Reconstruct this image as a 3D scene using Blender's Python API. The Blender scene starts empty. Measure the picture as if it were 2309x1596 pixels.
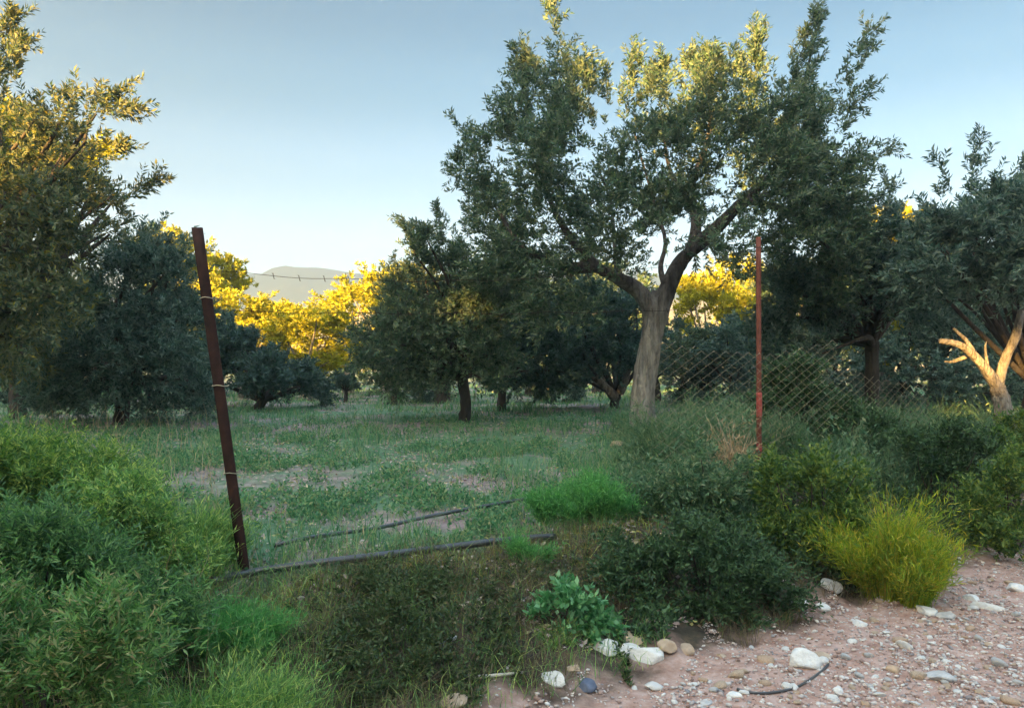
import bpy, math, random
import numpy as np
R = math.radians
rng = np.random.default_rng(7)
random.seed(7)
sc = bpy.context.scene

# ------------------------------------------------------------------ camera, sky, sun, exposure
F = 1777.0; CX = 1154.5; HY = 830.0; CAMZ = 1.6       # photo measured on a 2309 x 1596 grid
cam = bpy.data.cameras.new('camera'); camo = bpy.data.objects.new('camera', cam)
sc.collection.objects.link(camo); sc.camera = camo
camo.location = (0, 0, CAMZ); camo.rotation_euler = (R(90), 0, 0)
cam.sensor_width = 36; cam.lens = 36 * F / 2309; cam.shift_y = (HY - 798) / 2309
cam.clip_start = 0.05; cam.clip_end = 6000

HAZE = 0.0013
SUN_EL, SUN_AZ = 13.0, 210.0                           # low evening sun behind the camera, to the left
w = bpy.data.worlds.new('World'); sc.world = w; w.use_nodes = True
nt = w.node_tree; bg = nt.nodes['Background']
sky = nt.nodes.new('ShaderNodeTexSky'); sky.sky_type = 'NISHITA'; sky.sun_disc = False
sky.sun_elevation = R(SUN_EL); sky.sun_rotation = R(SUN_AZ)
sky.air_density = 1.0; sky.dust_density = 1.2; sky.ozone_density = 1.6; sky.altitude = 100
# sky tint: whitens towards the horizon, dims higher, brightened unseen overhead to fill shade
tcw = nt.nodes.new('ShaderNodeTexCoord'); sep = nt.nodes.new('ShaderNodeSeparateXYZ'); nt.links.new(tcw.outputs['Generated'], sep.inputs[0])
rw = nt.nodes.new('ShaderNodeValToRGB'); rw.color_ramp.interpolation = 'EASE'; e_ = rw.color_ramp.elements
e_[0].position = 0.0; e_[0].color = (0.95, 0.95, 0.97, 1); e_[1].position = 1.0; e_[1].color = (1.6, 1.36, 1.02, 1)
for p_, c_ in ((0.06, (0.76, 0.68, 0.62)), (0.14, (0.38, 0.345, 0.34)), (0.24, (0.215, 0.23, 0.225)), (0.33, (0.095, 0.148, 0.155)), (0.41, (0.040, 0.098, 0.115)), (0.48, (0.055, 0.11, 0.125)), (0.60, (1.1, 0.94, 0.74))):
    k_ = e_.new(p_); k_.color = (*c_, 1)
nt.links.new(sep.outputs[2], rw.inputs[0])
mw = nt.nodes.new('ShaderNodeMix'); mw.data_type = 'RGBA'; mw.blend_type = 'MULTIPLY'; mw.inputs[0].default_value = 1.0
nt.links.new(sky.outputs[0], mw.inputs[6]); nt.links.new(rw.outputs[0], mw.inputs[7])
nt.links.new(mw.outputs[2], bg.inputs[0]); bg.inputs[1].default_value = 0.13
sl = bpy.data.lights.new('sun', 'SUN'); slo = bpy.data.objects.new('sun', sl); sc.collection.objects.link(slo)
sl.energy = 5.0; sl.angle = R(0.6); sl.color = (1.0, 0.57, 0.15)
az = R(SUN_AZ); el = R(SUN_EL)
slo.rotation_euler = (R(90) - el, 0, math.pi - az)
SUNH = np.array([math.sin(az), math.cos(az)])          # horizontal direction to the sun
sc.view_settings.view_transform = 'Standard'; sc.view_settings.look = 'None'
sc.view_settings.exposure = 3.12; sc.view_settings.gamma = 1.0
sc.render.engine = 'CYCLES'
cy = sc.cycles
cy.max_bounces = 6; cy.diffuse_bounces = 3; cy.glossy_bounces = 2; cy.transmission_bounces = 3; cy.volume_bounces = 1
cy.use_denoising = True; cy.denoiser = 'OPENIMAGEDENOISE'; cy.denoising_input_passes = 'RGB_ALBEDO_NORMAL'; cy.sample_clamp_indirect = 4.0

# ------------------------------------------------------------------ helpers
def P(px, py, d):
    return np.array([(px - CX) / F * d, d, CAMZ - (py - HY) / F * d])
def unit(v):
    return v / np.maximum(np.linalg.norm(v, axis=-1, keepdims=True), 1e-9)
def smooth(t):
    t = np.clip(t, 0, 1); return t * t * (3 - 2 * t)
_nr = np.random.default_rng(3)
_dirs = [(_nr.normal(size=2), _nr.uniform(0, 6.28)) for _ in range(14)]
def noise(x, y, f=1.0):
    v = 0
    for i, (k, p) in enumerate(_dirs):
        v = v + np.sin((k[0] * x + k[1] * y) * f * (1 + i * 0.22) * 1.7 + p)
    return v / 3.7                                       # about -1.5 .. 1.5
A0 = np.array([-1.51, 4.5]); FN = np.array([-0.582, 0.813])
def sdist(x, y):
    return (x - A0[0]) * FN[0] + (y - A0[1]) * FN[1]
def gz(x, y):
    x = np.asarray(x, float); y = np.asarray(y, float)
    s = sdist(x, y)
    z = 0.37 * smooth((s + 1.7) / 1.7) + 0.30 * smooth(s / 7.0)
    z = z + 0.22 * np.exp(-((x - 2.7) ** 2 + (y - 8.0) ** 2) / 3.5)
    fall = np.exp(-((x / 40) ** 2 + (y / 40) ** 2))
    fieldm = smooth(s / 2.0); bankm = smooth((s + 1.9) / 0.6) * (1 - fieldm)
    z = z + fall * (0.035 * noise(x, y, 0.55) * fieldm + 0.04 * noise(x + 9, y, 1.9) * bankm + 0.012 * noise(x, y, 1.3) * (1 - fieldm - bankm))
    return z
def G(px, py):
    lo = 1.0
    for d in np.arange(1.5, 60, 0.01):
        p = P(px, py, d)
        if p[2] <= gz(p[0], p[1]): return p
    return P(px, py, 60)

def mesh_obj(name, verts, faces, mat, parent=None, smooth_shade=False):
    """faces: (N,k) array of one size"""
    verts = np.asarray(verts, np.float32).reshape(-1, 3); faces = np.asarray(faces, np.int32)
    me = bpy.data.meshes.new(name)
    n, k = faces.shape
    me.vertices.add(len(verts)); me.vertices.foreach_set('co', verts.ravel())
    me.loops.add(n * k); me.loops.foreach_set('vertex_index', faces.ravel())
    me.polygons.add(n); me.polygons.foreach_set('loop_start', np.arange(0, n * k, k, dtype=np.int32))
    me.polygons.foreach_set('loop_total', np.full(n, k, np.int32))
    if smooth_shade: me.polygons.foreach_set('use_smooth', np.ones(n, bool))
    me.update(calc_edges=True); me.validate()
    if mat: me.materials.append(mat)
    o = bpy.data.objects.new(name, me); sc.collection.objects.link(o)
    if parent: o.parent = parent; o.matrix_parent_inverse = parent.matrix_world.inverted()
    return o
def tag(o, label=None, cat=None, group=None, kind=None):
    if label: o['label'] = label
    if cat: o['category'] = cat
    if group: o['group'] = group
    if kind: o['kind'] = kind
    return o
def empty(name, loc):
    o = bpy.data.objects.new(name, None); sc.collection.objects.link(o)
    o.location = [float(v) for v in loc]; o.empty_display_size = 0.2
    bpy.context.view_layer.update() if False else None
    from mathutils import Matrix
    o.matrix_world = Matrix.Translation(o.location)
    return o
def join(parts):
    vs, fs, n = [], [], 0
    for v, f in parts:
        vs.append(v); fs.append(f + n); n += len(v)
    return np.concatenate(vs), np.concatenate(fs)
def tube(path, rad, sides=10, bump=0.0, seed=0, caps=True):
    path = np.asarray(path, float); rad = np.asarray(rad, float); n = len(path)
    r_ = np.random.default_rng(seed)
    t = np.gradient(path, axis=0); t = unit(t)
    ref = np.array([0, 0, 1.0]) if abs(t[0, 2]) < 0.9 else np.array([1.0, 0, 0])
    u = unit(np.cross(t[0], ref)); us = [u]
    for i in range(1, n):
        u = us[-1] - t[i] * np.dot(us[-1], t[i]); us.append(u / np.linalg.norm(u))
    us = np.array(us); vs_ = np.cross(t, us)
    a = np.arange(sides) * 2 * np.pi / sides
    rr = rad[:, None] * np.ones(sides)[None]
    if bump:
        ph = r_.uniform(0, 6.28, 4)
        ii = np.arange(n)[:, None] / max(n - 1, 1)
        rr = rr * (1 + bump * (np.sin(3 * a[None] + ph[0] + 4 * ii) * 0.6 + np.sin(5 * a[None] + ph[1] - 7 * ii) * 0.4
                               + np.sin(2 * a[None] + ph[2] + 19 * ii) * 0.4 + r_.normal(0, 0.35, (n, sides))))
    v = path[:, None] + rr[..., None] * (np.cos(a)[None, :, None] * us[:, None] + np.sin(a)[None, :, None] * vs_[:, None])
    v = v.reshape(-1, 3)
    i = np.arange(n - 1)[:, None] * sides; j = np.arange(sides)[None]; j2 = (j + 1) % sides
    f = np.stack([i + j, i + j2, i + sides + j2, i + sides + j], -1).reshape(-1, 4)
    if caps:
        m = len(v); v = np.concatenate([v, path[:1], path[-1:]])
        j = np.arange(sides); j2 = (j + 1) % sides
        h = sides // 2 * 2
        c0 = np.stack([np.full(h // 2, m), j[1:h:2] + 1 - (j[1:h:2] + 1 >= sides) * sides, j[1:h:2], j[0:h:2]], -1)
        e = (n - 1) * sides
        c1 = np.stack([np.full(h // 2, m + 1), e + j[0:h:2], e + j[1:h:2], e + (j[1:h:2] + 1) % sides], -1)
        f = np.concatenate([f, c0, c1])
    return v, f
def curve(pts, n=12):
    pts = np.asarray(pts, float); k = len(pts)
    if k == 2: return pts[0] + (pts[1] - pts[0]) * np.linspace(0, 1, n)[:, None]
    ext = np.concatenate([[2 * pts[0] - pts[1]], pts, [2 * pts[-1] - pts[-2]]])
    out = []
    T = np.linspace(0, k - 1, n)
    for t in T:
        i = min(int(t), k - 2); f = t - i
        p0, p1, p2, p3 = ext[i:i + 4]
        out.append(0.5 * (2 * p1 + (p2 - p0) * f + (2 * p0 - 5 * p1 + 4 * p2 - p3) * f * f + (3 * p1 - p0 - 3 * p2 + p3) * f ** 3))
    return np.array(out)

# ------------------------------------------------------------------ materials
def new_mat(name):
    m = bpy.data.materials.new(name); m.use_nodes = True
    n = m.node_tree.nodes; l = m.node_tree.links
    return m, n, l, n['Principled BSDF'], n['Material Output']
def ramp(n, stops):
    r = n.new('ShaderNodeValToRGB'); e = r.color_ramp.elements
    while len(e) > 1: e.remove(e[0])
    e[0].position = stops[0][0]; e[0].color = (*stops[0][1], 1)
    for p, c in stops[1:]:
        q = e.new(p); q.color = (*c, 1)
    return r
def leaf_mat(name, cols, under=None, transl=0.25, rough=0.55, tcol=None, spec=0.3):
    m, n, l, b, out = new_mat(name)
    g = n.new('ShaderNodeNewGeometry')
    k = len(cols); r = ramp(n, [(i / max(k - 1, 1), c) for i, c in enumerate(cols)])
    l.new(g.outputs['Random Per Island'], r.inputs[0])
    colr = r.outputs[0]
    if under:
        mx = n.new('ShaderNodeMix'); mx.data_type = 'RGBA'
        l.new(g.outputs['Backfacing'], mx.inputs[0]); l.new(colr, mx.inputs[6]); mx.inputs[7].default_value = (*under, 1)
        colr = mx.outputs[2]
    l.new(colr, b.inputs['Base Color']); b.inputs['Roughness'].default_value = rough
    b.inputs['Specular IOR Level'].default_value = spec
    tr = n.new('ShaderNodeBsdfTranslucent')
    hs = n.new('ShaderNodeHueSaturation'); hs.inputs['Value'].default_value = 1.3; hs.inputs['Saturation'].default_value = 1.25
    l.new(colr, hs.inputs['Color']); l.new(hs.outputs[0], tr.inputs[0])
    ms = n.new('ShaderNodeMixShader'); ms.inputs[0].default_value = transl
    l.new(b.outputs[0], ms.inputs[1]); l.new(tr.outputs[0], ms.inputs[2]); l.new(ms.outputs[0], out.inputs[0])
    return m
def noise_mat(name, stops, scale=4, rough=0.9, bump=0.4, detail=8, bscale=None, stretch=None, spec=0.2, bdist=0.05):
    m, n, l, b, out = new_mat(name)
    tc = n.new('ShaderNodeTexCoord'); src = tc.outputs['Object']
    if stretch:
        mp = n.new('ShaderNodeMapping'); mp.inputs['Scale'].default_value = stretch; l.new(src, mp.inputs[0]); src = mp.outputs[0]
    t = n.new('ShaderNodeTexNoise'); t.inputs['Scale'].default_value = scale; t.inputs['Detail'].default_value = detail
    t.inputs['Roughness'].default_value = 0.65
    l.new(src, t.inputs['Vector']); r = ramp(n, stops); l.new(t.outputs[0], r.inputs[0]); l.new(r.outputs[0], b.inputs['Base Color'])
    b.inputs['Roughness'].default_value = rough; b.inputs['Specular IOR Level'].default_value = spec
    if bump:
        t2 = n.new('ShaderNodeTexNoise'); t2.inputs['Scale'].default_value = bscale or scale * 2.5; t2.inputs['Detail'].default_value = 6
        l.new(src, t2.inputs['Vector'])
        bp = n.new('ShaderNodeBump'); bp.inputs['Strength'].default_value = bump; bp.inputs['Distance'].default_value = bdist
        l.new(t2.outputs[0], bp.inputs['Height']); l.new(bp.outputs[0], b.inputs['Normal'])
    return m
M = {}
M['olive'] = leaf_mat('olive_leaf', [(0.029, 0.068, 0.043), (0.061, 0.122, 0.072), (0.100, 0.172, 0.097), (0.172, 0.222, 0.114)], under=(0.13, 0.17, 0.115))
M['olive_blue'] = leaf_mat('blue_grey_olive_leaf', [(0.034, 0.078, 0.062), (0.072, 0.140, 0.105), (0.12, 0.195, 0.14)], under=(0.16, 0.22, 0.18))
M['olive_dark'] = leaf_mat('dark_olive_leaf', [(0.024, 0.060, 0.045), (0.051, 0.105, 0.075), (0.090, 0.158, 0.105)], under=(0.09, 0.14, 0.125))
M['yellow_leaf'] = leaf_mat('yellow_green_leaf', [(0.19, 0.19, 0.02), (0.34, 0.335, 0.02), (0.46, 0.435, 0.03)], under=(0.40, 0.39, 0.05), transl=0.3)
M['olive_sun_gold'] = leaf_mat('sun_gold_olive_leaf', [(0.028, 0.060, 0.040), (0.05, 0.095, 0.058), (0.09, 0.135, 0.065), (0.26, 0.22, 0.04)], under=(0.15, 0.17, 0.10))  # sunlight put into the colour: some leaves tinted gold
M['bark'] = noise_mat('bark', [(0.28, (0.09, 0.08, 0.072)), (0.45, (0.24, 0.21, 0.19)), (0.6, (0.40, 0.365, 0.335)), (0.75, (0.50, 0.46, 0.42))], scale=11, stretch=(1, 1, 0.22), bump=1.0, bdist=0.08)
M['bark_limb_shaded'] = noise_mat('shaded_limb_bark', [(0.28, (0.03, 0.027, 0.025)), (0.5, (0.09, 0.08, 0.075)), (0.75, (0.22, 0.20, 0.18))], scale=11, stretch=(1, 1, 0.3), bump=1.0, bdist=0.06)  # darker bark copy with leaf shade put into the limb colour
M['bark_dark'] = noise_mat('dark_bark', [(0.3, (0.035, 0.03, 0.028)), (0.7, (0.10, 0.085, 0.075))], scale=7, stretch=(1, 1, 0.3), bump=0.9)
M['bark_pale'] = noise_mat('pale_bark', [(0.3, (0.07, 0.06, 0.05)), (0.48, (0.24, 0.21, 0.18)), (0.7, (0.38, 0.345, 0.30))], scale=14, stretch=(1, 1, 0.35), bump=1.0, bdist=0.08)
M['grass'] = leaf_mat('grass_blade', [(0.055, 0.15, 0.08), (0.10, 0.24, 0.12), (0.17, 0.33, 0.16), (0.32, 0.36, 0.18)], transl=0.35)
M['grass_bright'] = leaf_mat('bright_grass_blade', [(0.070, 0.196, 0.070), (0.126, 0.336, 0.112), (0.224, 0.476, 0.168)], transl=0.4)
M['weed'] = leaf_mat('grey_green_weed', [(0.055, 0.125, 0.065), (0.10, 0.20, 0.105), (0.17, 0.27, 0.15), (0.24, 0.28, 0.15)], transl=0.3)
M['broom'] = leaf_mat('broom_stem', [(0.070, 0.151, 0.060), (0.131, 0.272, 0.091), (0.242, 0.424, 0.131), (0.524, 0.624, 0.202)], transl=0.35)
M['broom_yellow'] = leaf_mat('yellow_broom_stem', [(0.09, 0.20, 0.035), (0.20, 0.32, 0.045), (0.42, 0.46, 0.045), (0.42, 0.32, 0.07)], transl=0.35)
M['dry'] = leaf_mat('dry_grass', [(0.07, 0.058, 0.045), (0.14, 0.115, 0.08), (0.22, 0.17, 0.10), (0.15, 0.17, 0.06)], transl=0.25)
M['moss'] = leaf_mat('mossy_grass', [(0.108, 0.144, 0.036), (0.204, 0.240, 0.060), (0.336, 0.324, 0.084), (0.312, 0.204, 0.096)], transl=0.3)
M['bankweed'] = leaf_mat('bank_weed', [(0.024, 0.050, 0.024), (0.050, 0.092, 0.038), (0.09, 0.14, 0.05), (0.10, 0.09, 0.05)], transl=0.2)
M['broom_top'] = leaf_mat('broom_tip', [(0.054, 0.128, 0.047), (0.115, 0.236, 0.068), (0.203, 0.338, 0.095), (0.405, 0.486, 0.135)], transl=0.35)
M['broom_dark'] = leaf_mat('dark_broom', [(0.043, 0.102, 0.051), (0.080, 0.174, 0.072), (0.131, 0.275, 0.102), (0.232, 0.377, 0.145)], transl=0.35)
M['broom_mix'] = leaf_mat('mixed_broom', [(0.052, 0.117, 0.046), (0.104, 0.234, 0.078), (0.182, 0.351, 0.117), (0.312, 0.286, 0.156)], transl=0.35)
M['straw'] = leaf_mat('straw', [(0.30, 0.21, 0.12), (0.45, 0.33, 0.20), (0.55, 0.44, 0.30)], transl=0.25)
M['darkshrub'] = leaf_mat('dark_shrub_leaf', [(0.028, 0.054, 0.028), (0.054, 0.109, 0.047), (0.085, 0.163, 0.070)], transl=0.2)
M['greenshrub'] = leaf_mat('green_shrub_leaf', [(0.041, 0.095, 0.034), (0.095, 0.176, 0.047), (0.230, 0.284, 0.068)], transl=0.3)
M['brightleaf'] = leaf_mat('bright_weed_leaf', [(0.06, 0.18, 0.07), (0.12, 0.32, 0.13), (0.22, 0.44, 0.22)], transl=0.3, spec=0.5, rough=0.4)
M['litter'] = leaf_mat('litter_leaf', [(0.230, 0.172, 0.149), (0.414, 0.322, 0.299), (0.529, 0.437, 0.414), (0.437, 0.414, 0.138)], transl=0.1)
M['rust'] = noise_mat('rusty_metal', [(0.3, (0.018, 0.010, 0.010)), (0.6, (0.040, 0.018, 0.015)), (0.8, (0.075, 0.032, 0.022))], scale=14, rough=0.75, bump=0.3, bdist=0.01)
M['rust_red'] = noise_mat('red_brown_metal', [(0.3, (0.10, 0.035, 0.025)), (0.6, (0.20, 0.07, 0.05)), (0.8, (0.28, 0.12, 0.09))], scale=12, rough=0.7, bump=0.3, bdist=0.01)
M['redpaint'] = noise_mat('red_paint', [(0.3, (0.24, 0.05, 0.04)), (0.55, (0.42, 0.09, 0.075)), (0.75, (0.20, 0.09, 0.07))], scale=20, rough=0.5, bump=0.1, bdist=0.01)
M['pipe'] = noise_mat('black_plastic', [(0.3, (0.018, 0.02, 0.024)), (0.7, (0.035, 0.038, 0.045))], scale=9, rough=0.33, bump=0.1, spec=0.9, bdist=0.01)
M['wire'] = noise_mat('old_wire', [(0.3, (0.22, 0.19, 0.14)), (0.7, (0.45, 0.40, 0.30))], scale=30, rough=0.5, bump=0)
M['bluepl'] = noise_mat('blue_plastic', [(0.3, (0.03, 0.07, 0.22)), (0.7, (0.06, 0.14, 0.36))], scale=10, rough=0.35, bump=0.3, spec=0.5, bdist=0.02)
M['stone_white'] = noise_mat('white_stone', [(0.3, (0.60, 0.59, 0.58)), (0.6, (0.76, 0.75, 0.73)), (0.8, (0.82, 0.80, 0.77))], scale=25, bump=0.5, bdist=0.02)
M['stone_grey'] = noise_mat('grey_stone', [(0.3, (0.36, 0.36, 0.37)), (0.7, (0.60, 0.59, 0.58))], scale=25, bump=0.5, bdist=0.02)
M['stone_tan'] = noise_mat('tan_stone', [(0.3, (0.34, 0.25, 0.18)), (0.7, (0.58, 0.46, 0.35))], scale=9, bump=0.5, bdist=0.02)
M['stone_blue'] = noise_mat('blue_grey_stone', [(0.3, (0.07, 0.09, 0.14)), (0.7, (0.17, 0.20, 0.28))], scale=9, bump=0.4, bdist=0.02)
M['stone_pink'] = noise_mat('pinkish_stone', [(0.3, (0.38, 0.25, 0.18)), (0.7, (0.55, 0.42, 0.30))], scale=9, bump=0.5, bdist=0.02)
M['gravel'] = leaf_mat('gravel', [(0.202, 0.133, 0.115), (0.405, 0.294, 0.258), (0.515, 0.432, 0.396), (0.699, 0.672, 0.644), (0.239, 0.221, 0.230)], transl=0.0, rough=0.9)
M['wood_pale'] = noise_mat('bleached_wood', [(0.3, (0.42, 0.37, 0.32)), (0.7, (0.66, 0.60, 0.54))], scale=10, stretch=(0.3, 1, 1), bump=0.5, bdist=0.02)
M['hill'] = noise_mat('shade_ridge', [(0.3, (0.05, 0.06, 0.03)), (0.7, (0.10, 0.10, 0.05))], scale=0.2, bump=0.5)
M['mountain'] = noise_mat('mountain', [(0.3, (0.020, 0.030, 0.036)), (0.7, (0.048, 0.058, 0.060))], scale=0.015, bump=0.6, bdist=10)
M['slope'] = noise_mat('far_slope', [(0.35, (0.12, 0.13, 0.06)), (0.5, (0.34, 0.28, 0.17)), (0.7, (0.44, 0.36, 0.24))], scale=0.03, bump=0.4, bdist=3)

def shaded_old_bark(name, zlo, zhi):  # crown shade put into the colour: bark darkens with height
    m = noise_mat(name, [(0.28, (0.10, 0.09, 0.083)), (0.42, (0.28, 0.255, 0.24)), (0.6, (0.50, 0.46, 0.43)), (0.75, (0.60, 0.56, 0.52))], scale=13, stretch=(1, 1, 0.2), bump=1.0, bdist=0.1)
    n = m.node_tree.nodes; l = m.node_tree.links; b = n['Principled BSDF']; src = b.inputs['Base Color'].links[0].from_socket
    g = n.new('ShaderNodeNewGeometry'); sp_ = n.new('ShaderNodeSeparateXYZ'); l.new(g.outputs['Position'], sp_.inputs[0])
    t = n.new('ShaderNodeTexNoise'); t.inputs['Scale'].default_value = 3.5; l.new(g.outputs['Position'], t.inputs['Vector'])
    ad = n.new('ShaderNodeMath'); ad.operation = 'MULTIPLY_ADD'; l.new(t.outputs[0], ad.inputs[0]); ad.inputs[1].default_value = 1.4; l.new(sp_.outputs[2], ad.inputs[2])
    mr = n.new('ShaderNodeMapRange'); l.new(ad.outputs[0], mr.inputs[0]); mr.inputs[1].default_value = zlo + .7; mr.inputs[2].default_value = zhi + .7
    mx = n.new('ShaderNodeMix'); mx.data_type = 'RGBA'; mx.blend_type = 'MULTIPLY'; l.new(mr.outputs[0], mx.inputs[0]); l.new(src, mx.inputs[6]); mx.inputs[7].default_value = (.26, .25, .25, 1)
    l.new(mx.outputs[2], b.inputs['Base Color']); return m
M['shaded_old_bark'] = shaded_old_bark('shaded_old_olive_bark', 2.2, 3.0)
def ground_mat():
    m, n, l, b, out = new_mat('ground')
    g = n.new('ShaderNodeNewGeometry')
    def math_(op, a, c=None):
        q = n.new('ShaderNodeMath'); q.operation = op
        for i, v in enumerate((a, c)):
            if v is None: continue
            if hasattr(v, 'links'): l.new(v, q.inputs[i])
            else: q.inputs[i].default_value = v
        return q.outputs[0]
    def tex(scale, detail=6, rough=0.6):
        t = n.new('ShaderNodeTexNoise'); t.inputs['Scale'].default_value = scale; t.inputs['Detail'].default_value = detail
        t.inputs['Roughness'].default_value = rough; l.new(g.outputs['Position'], t.inputs['Vector']); return t.outputs[0]
    def mix(f, a, c):
        q = n.new('ShaderNodeMix'); q.data_type = 'RGBA'; l.new(f, q.inputs[0])
        for i, v in ((6, a), (7, c)):
            if hasattr(v, 'links'): l.new(v, q.inputs[i])
            else: q.inputs[i].default_value = (*v, 1)
        return q.outputs[2]
    def step(v, lo, hi):
        q = n.new('ShaderNodeMapRange'); q.interpolation_type = 'SMOOTHSTEP'; l.new(v, q.inputs[0])
        q.inputs[1].default_value = lo; q.inputs[2].default_value = hi; return q.outputs[0]
    dot = n.new('ShaderNodeVectorMath'); dot.operation = 'DOT_PRODUCT'; l.new(g.outputs['Position'], dot.inputs[0]); dot.inputs[1].default_value = (FN[0], FN[1], 0)
    s = math_('SUBTRACT', dot.outputs['Value'], float(A0 @ FN))
    n1 = tex(2.2); n2 = tex(9.0, 8, 0.7); n3 = tex(0.9); n4 = tex(40, 4)
    sj = math_('ADD', s, math_('MULTIPLY', math_('SUBTRACT', n1, 0.5), 1.1))
    road = ramp(n, [(0.25, (0.22, 0.115, 0.09)), (0.45, (0.42, 0.265, 0.215)), (0.6, (0.54, 0.385, 0.335)), (0.8, (0.60, 0.485, 0.44))]); l.new(n2, road.inputs[0])
    bank = ramp(n, [(0.3, (0.03, 0.027, 0.022)), (0.5, (0.07, 0.06, 0.045)), (0.62, (0.13, 0.095, 0.06)), (0.75, (0.10, 0.11, 0.04))]); l.new(n2, bank.inputs[0])
    litter = ramp(n, [(0.3, (0.19, 0.14, 0.14)), (0.55, (0.34, 0.26, 0.26)), (0.75, (0.44, 0.35, 0.35))]); l.new(n2, litter.inputs[0])
    green = ramp(n, [(0.3, (0.07, 0.14, 0.08)), (0.6, (0.14, 0.24, 0.14)), (0.8, (0.24, 0.31, 0.19))]); l.new(n2, green.inputs[0])
    mp = n.new('ShaderNodeMapping'); mp.inputs['Scale'].default_value = (0.10, 1.1, 1); l.new(g.outputs['Position'], mp.inputs[0])
    ts = n.new('ShaderNodeTexNoise'); ts.inputs['Scale'].default_value = 1.0; ts.inputs['Detail'].default_value = 5; l.new(mp.outputs[0], ts.inputs['Vector'])
    field = mix(step(math_('ADD', math_('MULTIPLY', n3, 0.5), math_('MULTIPLY', ts.outputs[0], 0.5)), 0.42, 0.54), litter.outputs[0], green.outputs[0])
    c = mix(step(sj, -1.75, -1.35), road.outputs[0], bank.outputs[0])
    c = mix(step(sj, -0.25, 0.25), c, field)
    l.new(c, b.inputs['Base Color']); b.inputs['Roughness'].default_value = 0.95; b.inputs['Specular IOR Level'].default_value = 0.15
    bp = n.new('ShaderNodeBump'); bp.inputs['Strength'].default_value = 0.8; bp.inputs['Distance'].default_value = 0.03
    l.new(math_('ADD', n2, math_('MULTIPLY', n4, 0.5)), bp.inputs['Height']); l.new(bp.outputs[0], b.inputs['Normal'])
    return m

# ------------------------------------------------------------------ ground, hills
u = np.linspace(-1, 1, 420); gx = np.sinh(u * 6.2) / np.sinh(6.2) * 1000
v = np.linspace(0, 1, 520); gy = -60 + 62.2 * smooth(v[:60] / v[60])
gy = np.concatenate([gy, 2.3 + (np.exp(np.linspace(0, 1, 460) * 6.4) - 1) / (math.exp(6.4) - 1) * 1197])
gy = np.unique(gy)
XX, YY = np.meshgrid(gx, gy)
ZZ = gz(XX, YY)
nv = np.stack([XX, YY, ZZ], -1).reshape(-1, 3); nx = len(gx); ny = len(gy)
ii, jj = np.meshgrid(np.arange(nx - 1), np.arange(ny - 1)); q = (jj * nx + ii).ravel()
o = mesh_obj('ground', nv, np.stack([q, q + 1, q + nx + 1, q + nx], -1), ground_mat(), smooth_shade=True); tag(o, kind='structure')

def ridge(name, xs, ycenter, heights, depth, mat, base=0.3):
    """a real hill: a ridge line with a slope in front and one behind"""
    prof = np.array([0, .08, .25, .5, .75, .92, 1, .9, .6, .2, 0]); dep = np.linspace(-1, 1, len(prof))
    vs = []
    for k, (p, dd) in enumerate(zip(prof, dep)):
        jit = 0.06 * np.sin(xs * 0.031 + k * 1.9) + 0.04 * np.sin(xs * 0.083 + k)
        vs.append(np.stack([xs, np.full_like(xs, ycenter) + dd * depth, base + heights * np.clip(p * (1 + jit * (p < 1) * (p > 0)), 0, 1)], -1))
    vs = np.concatenate(vs); n = len(xs); i, j = np.meshgrid(np.arange(n - 1), np.arange(len(prof) - 1)); q = (j * n + i).ravel()
    o = mesh_obj(name, vs, np.stack([q, q + 1, q + n + 1, q + n], -1), mat, smooth_shade=True); return tag(o, kind='structure')
xs = np.linspace(-980, 980, 240)
h = 117 + 7 * np.sin(xs * 0.006 + 1) + 5 * np.sin(xs * 0.019) + 2.5 * np.sin(xs * 0.055 + 2) - 0.02 * (xs + 300)
ridge('mountain', xs, 900, h, 160, M['mountain'])
xs = np.linspace(-700, 700, 200)
ridge('far_slope', xs, 360, 33 + 3.0 * np.sin(xs * 0.013) + 1.2 * np.sin(xs * 0.05), 110, M['slope'])

# unseen ridge added behind the camera; crest cut point by point to aim the sun
TB = -42.0; TAN = math.tan(el)
du = np.array([-SUNH[1], SUNH[0]])                     # across the sun
if du[0] < 0: du = -du
def sun_ut(p):
    return p[0] * du[0] + p[1] * du[1], -(p[0] * SUNH[0] + p[1] * SUNH[1])
def need(px, py, d):
    p = P(px, py, d); uu, t = sun_ut(p); return uu, p[2] + (t - TB) * TAN
us = np.arange(-60, 60, 0.25)
H = np.full_like(us, need(1450, 285, 12.3)[1])
shade_slabs = []
def notch(px, py, d, wid, high, soft=0.4):
    # cuts the unseen crest and adds a slab above, shaping one sun shaft
    uu, hh = need(px, py, d)
    k = smooth((wid + soft - np.abs(us - uu)) / soft)
    top = float(np.interp(uu, us, H)) + 0.6
    H[:] = np.minimum(H, H * (1 - k) + hh * k)
    if hh + high < top:
        W_ = wid + soft + 0.5; cs = []
        for tt in (-1.5, 1.5):
            for a_, z_ in ((-W_, hh + high), (W_, hh + high), (W_, top + 0.3), (-W_, top + 0.3)):
                pp_ = (uu + a_) * du - SUNH * (TB + tt); cs.append([pp_[0], pp_[1], z_])
        shade_slabs.append((np.array(cs), np.array([[0, 1, 2, 3], [7, 6, 5, 4], [0, 4, 5, 1], [1, 5, 6, 2], [2, 6, 7, 3], [3, 7, 4, 0]])))
def crest(px, py, d, wid, soft=1.0):
    uu, hh = need(px, py, d)
    k = smooth((wid + soft - np.abs(us - uu)) / soft)
    H[:] = H * (1 - k) + hh * k
crest(140, 430, 10.5, 3.0)                               # left tree is lit higher up
crest(700, 800, 26, 6.0)                               # yellow trees
crest(1620, 680, 23, 0.8)
H += 1.1 * smooth((us + 3.2) / 1.5)
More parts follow.
